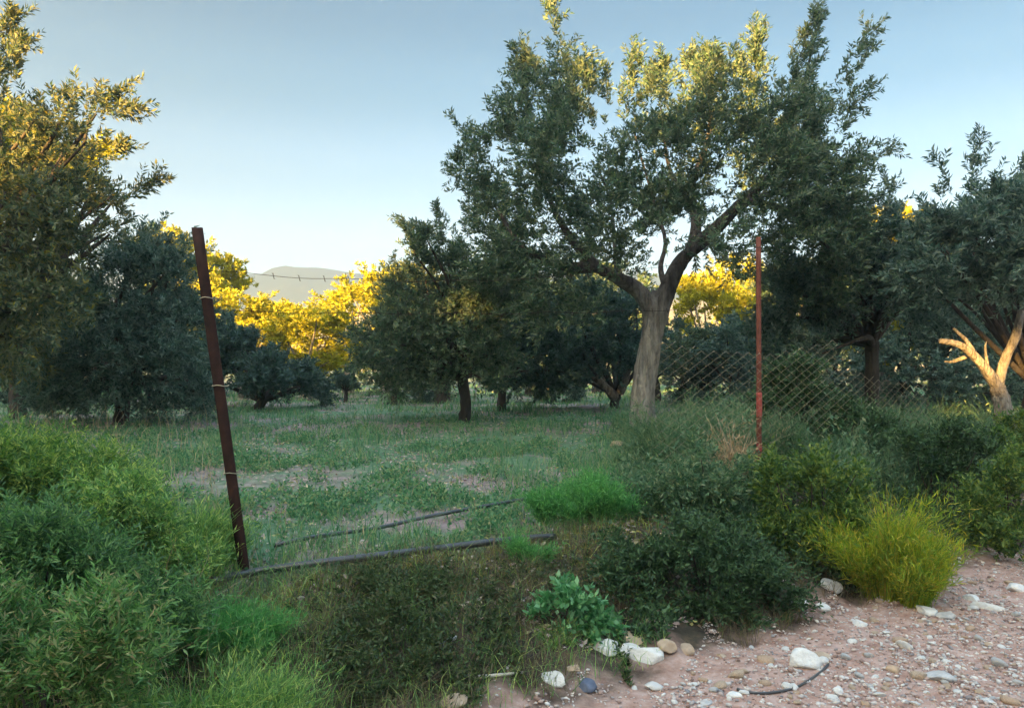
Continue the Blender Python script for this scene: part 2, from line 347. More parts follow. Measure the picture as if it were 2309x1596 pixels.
H += 0.35 * np.sin(us * 2.1) + 0.25 * np.sin(us * 4.7 + 1) + rng.normal(0, 0.18, len(us))
notch(2225, 845, 9.7, 0.50, 0.72, 0.2)                  # the pruned trunk on the right catches the sun
notch(2060, 650, 12.8, 0.12, 0.4, 0.2)
notch(1045, 690, 13.0, 0.5, 1.0, 0.3)
notch(1995, 520, 12.8, 0.25, 0.9, 0.3)
notch(1380, 880, 17.5, 0.25, 0.55, 0.3)
notch(545, 915, 18.0, 0.12, 0.35, 0.2)
tops = []
for k, (tt, hf) in enumerate(((-8, 0.0), (-4, 0.55), (-1.2, 0.9), (0, 1.0), (1.5, 0.92), (5, 0.6), (10, 0.0))):
    pos = us[:, None] * du[None] + SUNH[None] * (-(TB - tt))
    tops.append(np.concatenate([pos, (H * hf)[:, None]], 1))
vs = np.concatenate(tops); n = len(us); i, j = np.meshgrid(np.arange(n - 1), np.arange(6)); q = (j * n + i).ravel()
tag(mesh_obj('shade_ridge', *join([(vs, np.stack([q, q + 1, q + n + 1, q + n], -1))] + shade_slabs), M['hill']), kind='structure')

# ------------------------------------------------------------------ foliage generators
def leaves(pos, dirs, length, width, r_=rng):
    """diamond leaves as quads, one island each"""
    n = len(pos)
    side = unit(np.cross(dirs, r_.normal(size=(n, 3))))
    nrm = np.cross(dirs, side)
    L = (length * r_.uniform(0.65, 1.25, n))[:, None]; W = (width * r_.uniform(0.7, 1.2, n))[:, None] * 0.5
    mid = pos + dirs * L * 0.48 + nrm * L * 0.06
    v = np.stack([pos, mid + side * W, pos + dirs * L - nrm * L * 0.05, mid - side * W], 1).reshape(-1, 3)
    return v, np.arange(n * 4).reshape(n, 4)
def shoots(org, dirs, L, k, leaf, lw, droop=0.15, r_=rng):
    """org (S,3) shoots with k leaves each"""
    S = len(org)
    t = (np.arange(k)[None] + r_.uniform(0, 1, (S, k))) / k
    sag = np.array([0, 0, -1.0])
    p = org[:, None] + dirs[:, None] * (L[:, None] * t)[..., None] + sag * (droop * L[:, None] * t * t)[..., None]
    rnd = unit(r_.normal(size=(S, k, 3)))
    perp = unit(rnd - dirs[:, None] * np.sum(rnd * dirs[:, None], -1, keepdims=True))
    ld = unit(dirs[:, None] * 0.75 + perp * 0.8 + sag * 0.1)
    return leaves(p.reshape(-1, 3), ld.reshape(-1, 3), leaf, lw, r_)
def ball(n, r_=rng, power=2.3):
    return unit(r_.normal(size=(n, 3))) * (r_.uniform(0, 1, n) ** (1 / power))[:, None]
def blades(pos, h, lean, wid, r_=rng, bend=0.35):
    """grass blades: two quads each; lean = horizontal tilt vector per unit height"""
    n = len(pos); a = r_.uniform(0, np.pi, n)
    side = np.stack([np.cos(a), np.sin(a), np.zeros(n)], 1) * (wid * r_.uniform(0.6, 1.2, n))[:, None] * 0.5
    up = np.array([0, 0, 1.0])
    l3 = np.concatenate([lean, np.zeros((n, 1))], 1)
    m = pos + (up + l3 * 0.6) * (h * 0.55)[:, None]
    tip = pos + l3 * h[:, None] * (1 + bend) + up * (h * (1 - 0.25 * np.linalg.norm(lean, axis=1).clip(0, 2)))[:, None]
    v = np.stack([pos - side, pos + side, m + side * 0.8, m - side * 0.8, tip + side * 0.15, tip - side * 0.15], 1).reshape(-1, 3)
    b = np.arange(n)[:, None] * 6
    f = np.concatenate([b + np.array([[0, 1, 2, 3]]), b + np.array([[3, 2, 4, 5]])])
    return v, f

def crown_from(blobs, total_leaves, leaf, lw, center, up=0.7, shoot=(0.14, 0.40), k=24, seed=1, spikes=()):
    r_ = np.random.default_rng(seed)
    parts = []
    wsum = sum(b[1] ** 2 * b[2] for b in blobs)
    for c, rad, dens in blobs:
        S = max(3, int(total_leaves / k * rad ** 2 * dens / wsum))
        # sub-clumps so the crown breaks into light and dark tufts
        nc = max(4, int(10 * (rad / 0.5)))
        cl = ball(nc, r_, 2.0) * rad * 0.85
        pick = r_.integers(0, nc, S)
        off = cl[pick] + r_.normal(0, rad * 0.2, (S, 3))
        o_ = c + off * np.array([1, 1, 0.9])
        outw = unit(off + (c - center) * 0.5)
        d = unit(outw * 0.7 + np.array([0, 0, up]) + r_.normal(0, 0.45, (S, 3)))
        parts.append(shoots(o_, d, r_.uniform(*shoot, S), k, leaf, lw, 0.25, r_))
    for a, b, rad, nl in spikes:
        S = max(2, nl // k); t = r_.uniform(0, 1, S)
        o_ = a + (b - a) * t[:, None] + r_.normal(0, 1, (S, 3)) * (rad * (1.05 - t * 0.7))[:, None] * 0.5
        d = unit(unit(b - a) * 0.9 + r_.normal(0, 0.35, (S, 3)))
        parts.append(shoots(o_, d, r_.uniform(0.12, 0.35, S), k, leaf, lw, 0.0, r_))
    return join(parts)

def place_local(o, root):
    pass
def build_tree(name, label, base, trunk_tubes, crown_vf, leafm, barkm, group=None, limbs=(), extra=()):
    root = empty(name, base); tag(root, label, 'tree', group)
    mesh_obj('trunk', *join(trunk_tubes), barkm, root, True)
    for lt in limbs: mesh_obj('limb', *join(lt), barkm, root, True)
    for nm, tb, mm, lb in extra:
        e = mesh_obj(nm, *join(tb), mm, root, True)
        if lb: e['label'] = lb
    if crown_vf is not None: mesh_obj('crown', *crown_vf, leafm, root)
    return root
def wood(pts, r0, r1, n=14, sides=12, bump=0.12, seed=0):
    return tube(curve(pts, n), np.linspace(r0, r1, n), sides, bump, seed)

# ------------------------------------------------------------------ the big olive tree
D = 12.3
def trunk_base(px, d):                                   # point on the ground below pixel column px at depth d
    x = (px - CX) / F * d
    return np.array([x, d, float(gz(x, d)) - 0.15])
tb = trunk_base(1452, D)
fork = P(1478, 655, D)
tr_path = curve([tb, P(1448, 900, D), P(1462, 800, D), P(1476, 720, D), fork], 60)
rr = np.interp(np.linspace(0, 1, 60), [0, .12, .3, .6, .85, 1], [0.27, 0.205, 0.18, 0.168, 0.16, 0.05])
tr = [tube(tr_path, rr, 34, 0.085, 5)]
Lmb = lambda pts, r0, r1, s, n=16: tube(curve([P(*p) for p in pts], n), np.linspace(r0, r1, n), 12, 0.12, s)
limb_l = [Lmb([(1472, 740, D + .05), (1462, 690, D), (1435, 652, D), (1390, 625, D - .3), (1345, 600, D - .5), (1290, 540, D - .7), (1240, 450, D - .6), (1220, 330, D - .5)], 0.155, 0.02, 3, 24),
          Lmb([(1345, 600, D - .5), (1270, 600, D - .8), (1180, 560, D - 1.0), (1120, 470, D - 1.0)], 0.10, 0.02, 8),
          Lmb([(1390, 625, D - .3), (1385, 540, D), (1375, 450, D + .4), (1350, 380, D + .4)], 0.04, 0.01, 9)]
limb_r = [Lmb([(1482, 730, D + .03), (1490, 690, D), (1508, 640, D), (1535, 590, D), (1560, 560, D - .1), (1570, 500, D), (1560, 420, D + .1), (1600, 300, D + .2), (1600, 170, D + .2)], 0.165, 0.02, 4, 26),
          Lmb([(1555, 565, D), (1610, 520, D - .2), (1680, 450, D - .4), (1760, 370, D - .6), (1800, 250, D - .5), (1835, 90, D - .5)], 0.12, 0.013, 6, 20),
          Lmb([(1568, 470, D), (1510, 380, D + .5), (1490, 240, D + .6)], 0.05, 0.01, 7),
          Lmb([(1680, 450, D - .4), (1780, 480, D - .9), (1870, 560, D - 1.2)], 0.07, 0.015, 11),
          Lmb([(1640, 490, D - .3), (1720, 440, D + .6), (1850, 420, D + 1.0), (1940, 330, D + 1.2)], 0.07, 0.012, 12),
          Lmb([(1500, 650, D + .1), (1490, 600, D + .3), (1500, 540, D + .6), (1470, 440, D + 1.0), (1430, 300, D + 1.3)], 0.05, 0.012, 14)]
mb = [(1400, 560, 55, .6), (1340, 540, 60, .7), (1470, 470, 55, .7), (1600, 560, 50, .5), (1660, 600, 50, .5), (1540, 470, 60, .6), (1250, 640, 60, .8), (1410, 440, 60, .7), (1280, 250, 85, 1), (1180, 300, 60, .9), (1235, 380, 100, 1), (1120, 430, 70, .9), (1180, 510, 95, .8), (1310, 480, 95, .75), (1290, 590, 85, .8),
      (1180, 610, 70, .8), (1400, 380, 80, .6), (1420, 490, 80, .55), (1520, 300, 95, .9), (1620, 280, 90, 1), (1715, 290, 85, 1), (1800, 320, 95, 1),
      (1832, 400, 80, .8), (1690, 400, 105, 1), (1780, 480, 100, 1), (1852, 500, 75, 1), (1560, 420, 80, .8), (1640, 530, 70, .6), (1500, 440, 70, .7), (1470, 520, 55, .5), (1540, 500, 45, .4), (1850, 590, 80, 1),
      (1770, 610, 60, .7), (1877, 630, 55, .9), (1330, 690, 60, .7), (1230, 690, 70, .8), (1430, 590, 45, .4), (1060, 380, 40, .5), (1320, 180, 45, .6), (1210, 180, 50, .6),
      (1912, 300, 35, .35), (1882, 380, 50, .5), (1480, 200, 50, .6), (1590, 170, 50, .9), (1100, 340, 45, .7), (1150, 240, 35, .6), (1862, 560, 70, 1), (1830, 680, 60, .9), (1720, 560, 60, .8), (1140, 560, 70, 1), (1100, 620, 60, .9), (1912, 450, 50, .7), (1260, 320, 80, 1), (1450, 310, 60, .8), (1820, 420, 90, .95), (1750, 380, 80, 1), (1872, 460, 70, .95), (1892, 540, 65, .95), (1842, 350, 60, 1.1), (1902, 390, 45, .9), (1850, 500, 90, .95), (1780, 260, 60, 1), (1830, 250, 50, .8)]
sx = D / F; blobs = []
rb = np.random.default_rng(11)
cc = P(1520, 430, D)
for px, py, r, dn in mb:
    if px > 1680: dn *= .68
    rho = min(1, math.hypot((px - 1520) / 480, (py - 430) / 430))
    ex = 2.4 * math.sqrt(max(0.03, 1 - rho * rho))
    for sgn in (-1, 1):
        blobs.append((P(px + rb.uniform(-15, 15), py + rb.uniform(-15, 15), D + sgn * ex * rb.uniform(0.35, 0.95)), r * sx * rb.uniform(0.85, 1.05), dn))
sp = [(1255, 200, 1248, 10, 22, 500), (1250, 40, 1246, 5, 20, 420), (1200, 240, 1178, 130, 40, 2200), (1320, 220, 1325, 140, 30, 700), (1368, 250, 1370, 150, 16, 400),
      (1420, 260, 1432, 125, 34, 1100), (1500, 230, 1490, 140, 34, 1100), (1590, 230, 1605, 120, 42, 1800), (1700, 260, 1706, 65, 34, 2400), (1655, 210, 1664, 130, 26, 700),
      (1785, 230, 1842, 38, 42, 2200), (1885, 200, 1975, 60, 26, 750), (1895, 280, 1960, 195, 30, 650), (1915, 350, 2015, 335, 24, 350), (1080, 370, 1040, 285, 24, 500),
      (1145, 310, 1130, 220, 22, 480), (1070, 430, 1030, 350, 30, 500), (1290, 230, 1275, 110, 30, 700), (1100, 520, 1060, 440, 30, 500), (1560, 200, 1550, 130, 25, 500), (1900, 240, 1925, 130, 18, 260)]
spikes = [(P(a, b, D + (i % 5 - 2) * .35), P(c, d, D + (i % 5 - 2) * .35), r * sx, nl) for i, (a, b, c, d, r, nl) in enumerate(sp)]
crown = crown_from(blobs, 124000, 0.088, 0.025, cc, spikes=spikes, seed=21, shoot=(.15, .45))
build_tree('olive_tree', 'big old olive tree with thick pale forked trunk and tall ragged crown against the sky', tb, tr, crown, M['olive'], M['shaded_old_bark'],
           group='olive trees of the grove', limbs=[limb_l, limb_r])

# ------------------------------------------------------------------ other near olive trees, each with its own shape
def simple_tree(name, label, px, d, forkpy, forkpx, blobs_px, nleaf, rad, leaf=0.09, lw=0.024, leafm='olive', barkm='bark_dark', seed=1, depth=1.6, spikes_px=(), up=0.6, lean_pts=()):
    r_ = np.random.default_rng(seed); s_ = d / F
    base = trunk_base(px, d); fk = P(forkpx, forkpy, d)
    cxm = np.mean([b[0] for b in blobs_px]); cym = np.mean([b[1] for b in blobs_px]); c0 = P(cxm, cym, d)
    tubes = [tube(curve([base, base * .5 + fk * .5 + np.array([r_.normal(0, .06), 0, 0]), fk], 14), np.interp(np.linspace(0, 1, 14), [0, .2, 1], [rad * 1.4, rad, rad * .85]), 14, .13, seed)]
    bl = []
    xs_ = [b[0] for b in blobs_px]; wx = (max(xs_) - min(xs_)) / 2 + 60
    for i, (bx, by, br, dn) in enumerate(blobs_px):
        rho = min(1, abs(bx - cxm) / wx); ex = depth * math.sqrt(max(.05, 1 - rho * rho))
        for sg in (-1, 1):
            c = P(bx + r_.uniform(-10, 10), by + r_.uniform(-10, 10), d + sg * ex * r_.uniform(.3, .9)); bl.append((c, br * s_, dn))
            midp = fk * .45 + c * .55 + np.array([r_.normal(0, .15), r_.normal(0, .1), .15])
            tubes.append(wood([fk - np.array([0, 0, .05]), midp, c], rad * r_.uniform(.3, .55), .012, 10, 8, .1, seed + i))
    spk = [(P(a, b, d), P(c, e, d), r * s_, nl) for a, b, c, e, r, nl in spikes_px]
    cr = crown_from(bl, nleaf, leaf, lw, c0, seed=seed + 50, spikes=spk, up=up)
    return build_tree(name, label, base, tubes, cr, M[leafm], M[barkm], group='olive trees of the grove')
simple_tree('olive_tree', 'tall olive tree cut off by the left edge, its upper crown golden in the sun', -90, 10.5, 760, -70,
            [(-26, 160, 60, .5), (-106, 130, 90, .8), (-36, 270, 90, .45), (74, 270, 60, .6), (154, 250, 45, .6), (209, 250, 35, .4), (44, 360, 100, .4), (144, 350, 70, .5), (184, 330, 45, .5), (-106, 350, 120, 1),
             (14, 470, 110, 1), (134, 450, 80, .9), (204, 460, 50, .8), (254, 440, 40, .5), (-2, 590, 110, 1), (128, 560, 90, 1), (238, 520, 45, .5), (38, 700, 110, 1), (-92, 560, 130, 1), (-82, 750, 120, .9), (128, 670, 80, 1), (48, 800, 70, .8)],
            72000, .2, seed=31, depth=1.7, leafm='olive_sun_gold', spikes_px=[(230, 250, 310, 240, 20, 500), (20, 200, 55, 90, 24, 500), (200, 240, 270, 200, 22, 500), (270, 440, 365, 405, 20, 420), (0, 120, 30, 35, 30, 800), (240, 330, 280, 325, 18, 300), (10, 120, 65, 110, 16, 220)])
simple_tree('olive_tree', 'blue grey olive tree with thin dark trunk behind the left tall grass', 268, 13.2, 860, 275,
            [(300, 600, 70, 1), (380, 620, 60, 1), (220, 690, 90, 1), (330, 710, 90, 1), (420, 700, 60, .9), (400, 800, 70, 1), (300, 810, 80, 1), (190, 800, 80, 1), (120, 850, 70, .9), (440, 880, 50, .9), (250, 880, 55, .9), (330, 900, 40, .7), (120, 900, 50, .9), (340, 560, 50, .8), (400, 560, 30, .6), (370, 880, 50, .6), (190, 890, 45, .5)],
            76000, .12, seed=33, depth=1.5, leafm='olive_blue')
simple_tree('olive_tree', 'low dark olive tree just right of the leaning rusty post', 590, 18.0, 900, 592,
            [(505, 745, 45, 1), (550, 790, 50, 1), (610, 830, 50, 1), (670, 860, 45, 1), (500, 820, 60, 1), (570, 860, 50, 1), (470, 870, 45, .9), (720, 880, 32, .8)],
            36000, .12, leaf=.11, lw=.034, seed=35, leafm='olive_dark', depth=1.4)
simple_tree('olive_tree', 'dark olive tree with slender trunk under the left side of the big crown', 1043, 13.6, 850, 1042,
            [(960, 550, 45, .7), (1020, 590, 60, .9), (930, 650, 60, 1), (1010, 680, 80, 1), (1090, 670, 70, 1), (900, 700, 60, 1), (980, 740, 80, 1), (900, 850, 45, .8), (990, 850, 45, .7), (1090, 850, 40, .7), (1080, 740, 80, 1), (860, 770, 60, .9), (940, 820, 60, .9), (1120, 810, 55, .8), (1040, 800, 60, .8), (930, 570, 35, .5), (830, 820, 40, .7)],
            60000, .10, seed=37, depth=1.6, spikes_px=[(950, 530, 905, 500, 18, 400), (1010, 520, 985, 470, 20, 350), (1050, 560, 1060, 480, 30, 500)])
simple_tree('olive_tree', 'olive tree with short dark trunk beside the slender trunked one, under the big crown', 1130, 17.0, 870, 1132,
            [(1130, 660, 70, 1), (1210, 700, 70, 1), (1160, 770, 70, 1), (1240, 790, 70, 1), (1100, 820, 50, .8), (1220, 850, 45, .8), (1290, 830, 45, .8), (1170, 860, 40, .7)],
            32000, .10, leaf=.10, lw=.03, seed=39, leafm='olive_dark', depth=1.4)
t6 = simple_tree('olive_tree', 'olive tree behind the big trunk with two sawn orange branch stubs', 1393, 18.0, 890, 1392,
            [(1300, 700, 70, 1), (1380, 720, 70, 1), (1430, 780, 60, 1), (1310, 790, 70, 1), (1390, 810, 50, .8), (1280, 850, 40, .7), (1440, 690, 40, .7)],
            36000, .11, leaf=.10, lw=.03, seed=41, leafm='olive_dark', depth=1.4)
e = mesh_obj('branch_stub', *wood([P(1385, 895, 17.7), P(1368, 875, 17.5), P(1345, 850, 17.4)], .12, .06, 8, 10, .1, 3), M['bark_pale'], t6, True)
e = mesh_obj('branch_stub', *wood([P(1398, 885, 17.8), P(1412, 850, 17.6), P(1420, 825, 17.5)], .10, .06, 8, 10, .1, 4), M['bark_pale'], t6, True)
simple_tree('olive_tree', 'olive tree with dark V shaped limbs right of the red post', 1962, 12.8, 770, 1965,
            [(1800, 640, 70, 1), (1890, 675, 75, 1), (1980, 603, 70, 1), (2060, 603, 60, 1), (1760, 720, 60, .9), (1860, 700, 60, .8), (1990, 640, 60, .8), (2040, 640, 60, .8), (2000, 523, 40, .8), (1940, 553, 60, .9), (2010, 483, 25, .6), (1780, 800, 50, .7), (2090, 690, 50, .7), (1850, 790, 45, .5)],
            58000, .12, seed=43, depth=1.6, leafm='olive_blue', spikes_px=[(2000, 500, 2012, 410, 24, 500)])
t10 = simple_tree('olive_tree', 'shaded olive tree at the right edge, right behind the sunlit pruned stump', 2300, 10.4, 860, 2330,
            [(2110, 545, 60, .9), (2190, 505, 70, 1), (2270, 485, 70, 1), (2350, 475, 80, 1), (2100, 635, 60, 1), (2190, 615, 80, 1), (2290, 605, 80, 1), (2380, 605, 90, 1)],
            46000, .085, seed=45, depth=1.4, leafm='olive_blue', spikes_px=[(2190, 430, 2205, 335, 22, 400), (2130, 460, 2125, 375, 18, 250), (2270, 440, 2320, 370, 30, 500)])
dd = 9.7
pb = trunk_base(2266, dd)
stump = empty('pruned_tree', pb); tag(stump, 'small pruned olive stump with bare forked branches glowing orange in the sun, right edge', 'tree stump')
mesh_obj('trunk', *wood([pb, P(2262, 925, dd), P(2250, 872, dd)], .125, .085, 18, 16, .14, 71), M['bark_pale'], stump, True)
for k_, (pts, r0, r1) in enumerate((([(2254, 890), (2240, 858), (2205, 812), (2165, 778), (2118, 768)], .078, .030), ([(2248, 882), (2265, 815), (2290, 760), (2304, 700)], .058, .046),
                    ([(2205, 812), (2180, 770), (2150, 740)], .035, .014), ([(2230, 845), (2222, 790), (2224, 770)], .022, .006), ([(2190, 800), (2150, 815), (2130, 815)], .03, .008))):
    e = mesh_obj('branch', *wood([P(a, b, dd + .04 * k_) for a, b in pts], r0, r1, 16, 14, .14, 80 + k_), M['bark_pale'], stump, True)
simple_tree('yellow_tree', 'yellow tree added as sunlight glowing through the branches of the tall tree at the left edge', 40, 14.5, 720, 50,
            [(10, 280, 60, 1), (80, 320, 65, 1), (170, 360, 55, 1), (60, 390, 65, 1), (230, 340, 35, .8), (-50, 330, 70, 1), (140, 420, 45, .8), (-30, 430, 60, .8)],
            26000, .14, seed=52, depth=1.2, leafm='yellow_leaf', leaf=.09, lw=.028)  # added tree: sun on the tall left crown put into yellow leaves
# ------------------------------------------------------------------ far trees: three prototypes copied
def proto_tree(seed, leafm, barkm, nleaf, name, low=False):
    r_ = np.random.default_rng(seed)
    tubes = [tube(curve([[0, 0, -.3], [r_.normal(0, .08), 0, .7], [r_.normal(0, .1), 0, 1.4]], 10), np.linspace(.24, .17, 10), 10, .12, seed)]
    bl = []
    for i in range(24 if low else 15):
        a = r_.uniform(0, 6.28); rad = r_.uniform(.3, 1.7); zz = r_.uniform(.2 if low else 1.3, 4.2)
        rad *= math.sqrt(max(.1, 1 - ((zz - (1.9 if low else 2.5)) / (3.0 if low else 2.2)) ** 2))
        c = np.array([math.cos(a) * rad, math.sin(a) * rad, zz]); bl.append((c, r_.uniform(.5, .85), 1))
        if i < 8: tubes.append(wood([[0, 0, 1.25], c * .5 + np.array([0, 0, .6]), c], .08, .02, 8, 6, .1, i))
    cr = crown_from(bl, nleaf, .15, .06, np.array([0, 0, 2.5]), seed=seed, k=16)
    root = empty(name, (0, 0, 0))
    mesh_obj('trunk', *join(tubes), M[barkm], root, True); mesh_obj('crown', *cr, M[leafm], root)
    return root
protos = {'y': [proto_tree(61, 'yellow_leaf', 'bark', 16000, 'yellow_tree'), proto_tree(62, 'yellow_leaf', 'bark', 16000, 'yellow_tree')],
          'b': [proto_tree(65, 'olive_blue', 'bark_dark', 18000, 'bushy_tree', True)],
         'd': [proto_tree(63, 'olive_dark', 'bark_dark', 16000, 'olive_tree'), proto_tree(64, 'olive', 'bark_dark', 16000, 'olive_tree')]}
used = set()
def copy_tree(kind, which, px, d, toppy, label, group, rot, wide=1.0):
    src = protos[kind][which]; key = (kind, which)
    if key in used:
        r = src.copy(); sc.collection.objects.link(r)
        for ch in list(src.children):
            c = ch.copy(); sc.collection.objects.link(c); c.parent = r
    else: r = src; used.add(key)
    x = (px - CX) / F * d; z0 = float(gz(x, d)); top = CAMZ - (toppy - HY) / F * d
    s_ = (top - z0) / 4.9
    r.location = (x, d, z0); r.scale = (s_ * wide, s_ * wide, s_); r.rotation_euler = (0, 0, rot)
    tag(r, label, 'tree', group)
    return r
GY = 'sunlit yellow trees beyond the grove'; GD = 'dark olive trees at the far side of the grove'
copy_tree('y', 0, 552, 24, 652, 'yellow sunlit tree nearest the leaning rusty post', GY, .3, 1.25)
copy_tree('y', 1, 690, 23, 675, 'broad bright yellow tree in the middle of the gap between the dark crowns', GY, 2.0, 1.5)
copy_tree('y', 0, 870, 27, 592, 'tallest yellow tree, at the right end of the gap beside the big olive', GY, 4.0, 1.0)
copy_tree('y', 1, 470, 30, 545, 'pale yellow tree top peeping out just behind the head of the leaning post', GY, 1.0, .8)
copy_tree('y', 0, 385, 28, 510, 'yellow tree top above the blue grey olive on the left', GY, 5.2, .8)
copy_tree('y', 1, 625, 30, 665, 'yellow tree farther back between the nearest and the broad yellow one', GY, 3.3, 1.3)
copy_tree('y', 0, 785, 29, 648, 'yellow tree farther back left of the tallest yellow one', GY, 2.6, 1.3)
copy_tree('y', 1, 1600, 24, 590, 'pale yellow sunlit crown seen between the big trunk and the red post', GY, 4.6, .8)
copy_tree('y', 1, 2005, 20, 432, 'yellow tree top added as sunlit leaves between the big crown and the tree at the right edge', GY, .5, .8)  # added tree: gold sun on the olive tops put into leaf colour
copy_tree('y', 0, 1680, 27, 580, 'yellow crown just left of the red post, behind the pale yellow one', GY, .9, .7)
dl = [(-60, 22, 560), (110, 24, 600), (300, 27, 620), (1000, 21, 600), (1200, 26, 560), (1350, 30, 560), (1480, 22, 700), (1590, 19, 715), (1700, 20, 690), (1790, 24, 560), (1950, 25, 520), (2120, 22, 500), (2280, 21, 470), (2420, 20, 460), (780, 21, 815), (890, 20, 775), (440, 23, 730)]
dlab = ['behind the tree cut off by the left edge', 'behind the golden left tree, second from the left edge', 'behind the blue grey olive on the left', 'left behind the slender trunked olive', 'behind the lower left of the big crown',
        'deep behind the big olive, left of its trunk', 'right behind the pale forked trunk', 'below the pale yellow crown right of the big trunk', 'behind the red post', 'just right of the red post',
        'behind the V shaped limbs', 'between the V shaped limbs and the orange pruned stump', 'behind the orange pruned stump', 'at the far right edge of the grove', 'low in the gap below the broad yellow tree', 'left of the slender trunked olive under the tallest yellow tree', 'behind the middle of the leaning rusty post']
for i, ((px, d, ty), lb) in enumerate(zip(dl, dlab)):
    copy_tree('d', i % 2, px, d, ty, 'far dark olive tree ' + lb, GD, i * 1.7, 1.15)
GB = 'low bushy trees closing the view under the crowns'
for i, (px, d, ty, lb) in enumerate([(1540, 20, 735, 'low bushy dark tree just right of the big trunk'), (1650, 18, 715, 'low bushy dark tree close to the left of the red post'), (1775, 17, 690, 'low bushy dark tree just right of the red post'), (1880, 19, 660, 'low bushy dark tree left of the V shaped limbs'),
        (2040, 18, 650, 'low bushy dark tree right of the V shaped limbs'), (2160, 17, 660, 'low bushy dark tree left of the orange pruned stump'), (2300, 18, 640, 'low bushy dark tree behind the orange pruned stump at the right edge'),
        (2420, 17, 640, 'low bushy dark tree past the orange pruned stump, cut by the right edge'), (30, 19, 700, 'low bushy dark tree at the left edge behind the golden tree'), (170, 20, 720, 'low bushy dark tree left of the blue grey olive'), (1240, 22, 720, 'low bushy dark tree between the small olive trunks'), (950, 22, 780, 'low bushy dark tree left of the slender trunk')]):
    copy_tree('b', 0, px, d, ty, lb, GB, i * 1.1, 1.1)
# a far-off wood closing the view under the crowns
r_ = np.random.default_rng(77); parts = []
xs_ = np.arange(-42, 46, 1.6)
bl = [(np.array([x, 44 + r_.uniform(-4, 4), .6 + r_.uniform(.3, 2.4)]), r_.uniform(1.2, 1.9), 1) for x in xs_]
o = mesh_obj('far_wood', *crown_from(bl, 60000, .26, .11, np.array([0, 44, 0]), seed=78, k=14), M['olive_dark']); tag(o, kind='stuff')

# ------------------------------------------------------------------ posts, pipes, mesh
bp_ = G(556, 1298); top_ = P(448, 515, bp_[1] - .05)
def angle_post(path_a, path_b, w_, t_):
    """L-section steel post between two points"""
    prof = np.array([[0, 0], [w_, 0], [w_, t_], [t_, t_], [t_, w_], [0, w_]]) - w_ / 2
    ring = lambda c: np.concatenate([prof, np.zeros((6, 1))], 1) + c
    n = 10; vs = np.concatenate([ring(path_a + (path_b - path_a) * k) for k in np.linspace(0, 1, n)])
    f = [[k * 6 + j, k * 6 + (j + 1) % 6, k * 6 + 6 + (j + 1) % 6, k * 6 + 6 + j] for k in range(n - 1) for j in range(6)]
    e = (n - 1) * 6
    f += [[e, e + 1, e + 2, e + 3], [e, e + 3, e + 4, e + 5], [3, 2, 1, 0], [5, 4, 3, 0]]
    return vs, np.array(f)
r = empty('fence_post', bp_); tag(r, 'dark rusty steel fence post leaning to the left beside the black pipe', 'fence post', 'old steel fence posts')
v_, f_ = angle_post(bp_ - np.array([-.02, 0, .15]), top_, .062, .016)
mesh_obj('post', v_, f_, M['rust'], r)
for k in (.3, .55, .8):
    c = bp_ + (top_ - bp_) * k
    mesh_obj('wire_tie', *tube(c + np.array([[math.cos(a) * .048, math.sin(a) * .048, .004 * math.sin(a * 3)] for a in np.linspace(0, 6.4, 16)]), np.full(16, .003), 5), M['wire'], r)
d2 = 7.2; b2 = trunk_base(1712, d2); t2 = P(1710, 535, d2)
r = empty('fence_post', b2); tag(r, 'thin upright red brown post with bright red paint low down, right of the big olive', 'fence post', 'old steel fence posts')
mesh_obj('post', *angle_post(b2, t2, .037, .011), M['rust_red'], r)
for ya, yb in ((885, 940), (1000, 1018)):
    pa, pb = P(1712, yb, d2), P(1711.6, ya, d2)
    mesh_obj('paint_band', *angle_post(pa, pb, .042, .0145), M['redpaint'], r)
# old chain-link and barbed wire on the posts
FA = np.array([bp_[0], bp_[1]]); FB = np.array([b2[0], b2[1]])
def fence_pt(t, z, off=-.03):
    q_ = FA + (FB - FA) * t; return np.array([q_[0], q_[1] + off, z])
flen = float(np.linalg.norm(FB - FA)); parts = []; cell = .075
t0_, t1_ = .72, 1.62; nc = int((t1_ - t0_) * flen / cell)
for c_ in range(nc):
    pts = []
    tm = t0_ + (c_ + .5) * cell / flen
    rows = 40; top = 1.95 - .22 * abs(math.sin(tm * 5)) - (.3 if tm > 1.25 else 0)
    for r_i in range(rows):
        z_ = .45 + r_i * cell * .55
        if z_ > top: break
        tt = t0_ + (c_ + ((r_i + c_) % 2)) * cell / flen
        pts.append(fence_pt(tt, z_ + .02 * math.sin(tt * 9), -.03 + .02 * math.sin(tt * 14 + z_ * 3)))
    if len(pts) > 2: parts.append(tube(np.array(pts), np.full(len(pts), .0023), 4, caps=False))
o = mesh_obj('chain_link_mesh', *join(parts), M['wire']); tag(o, 'old chain link mesh hanging on both sides of the red brown post', 'fence mesh')
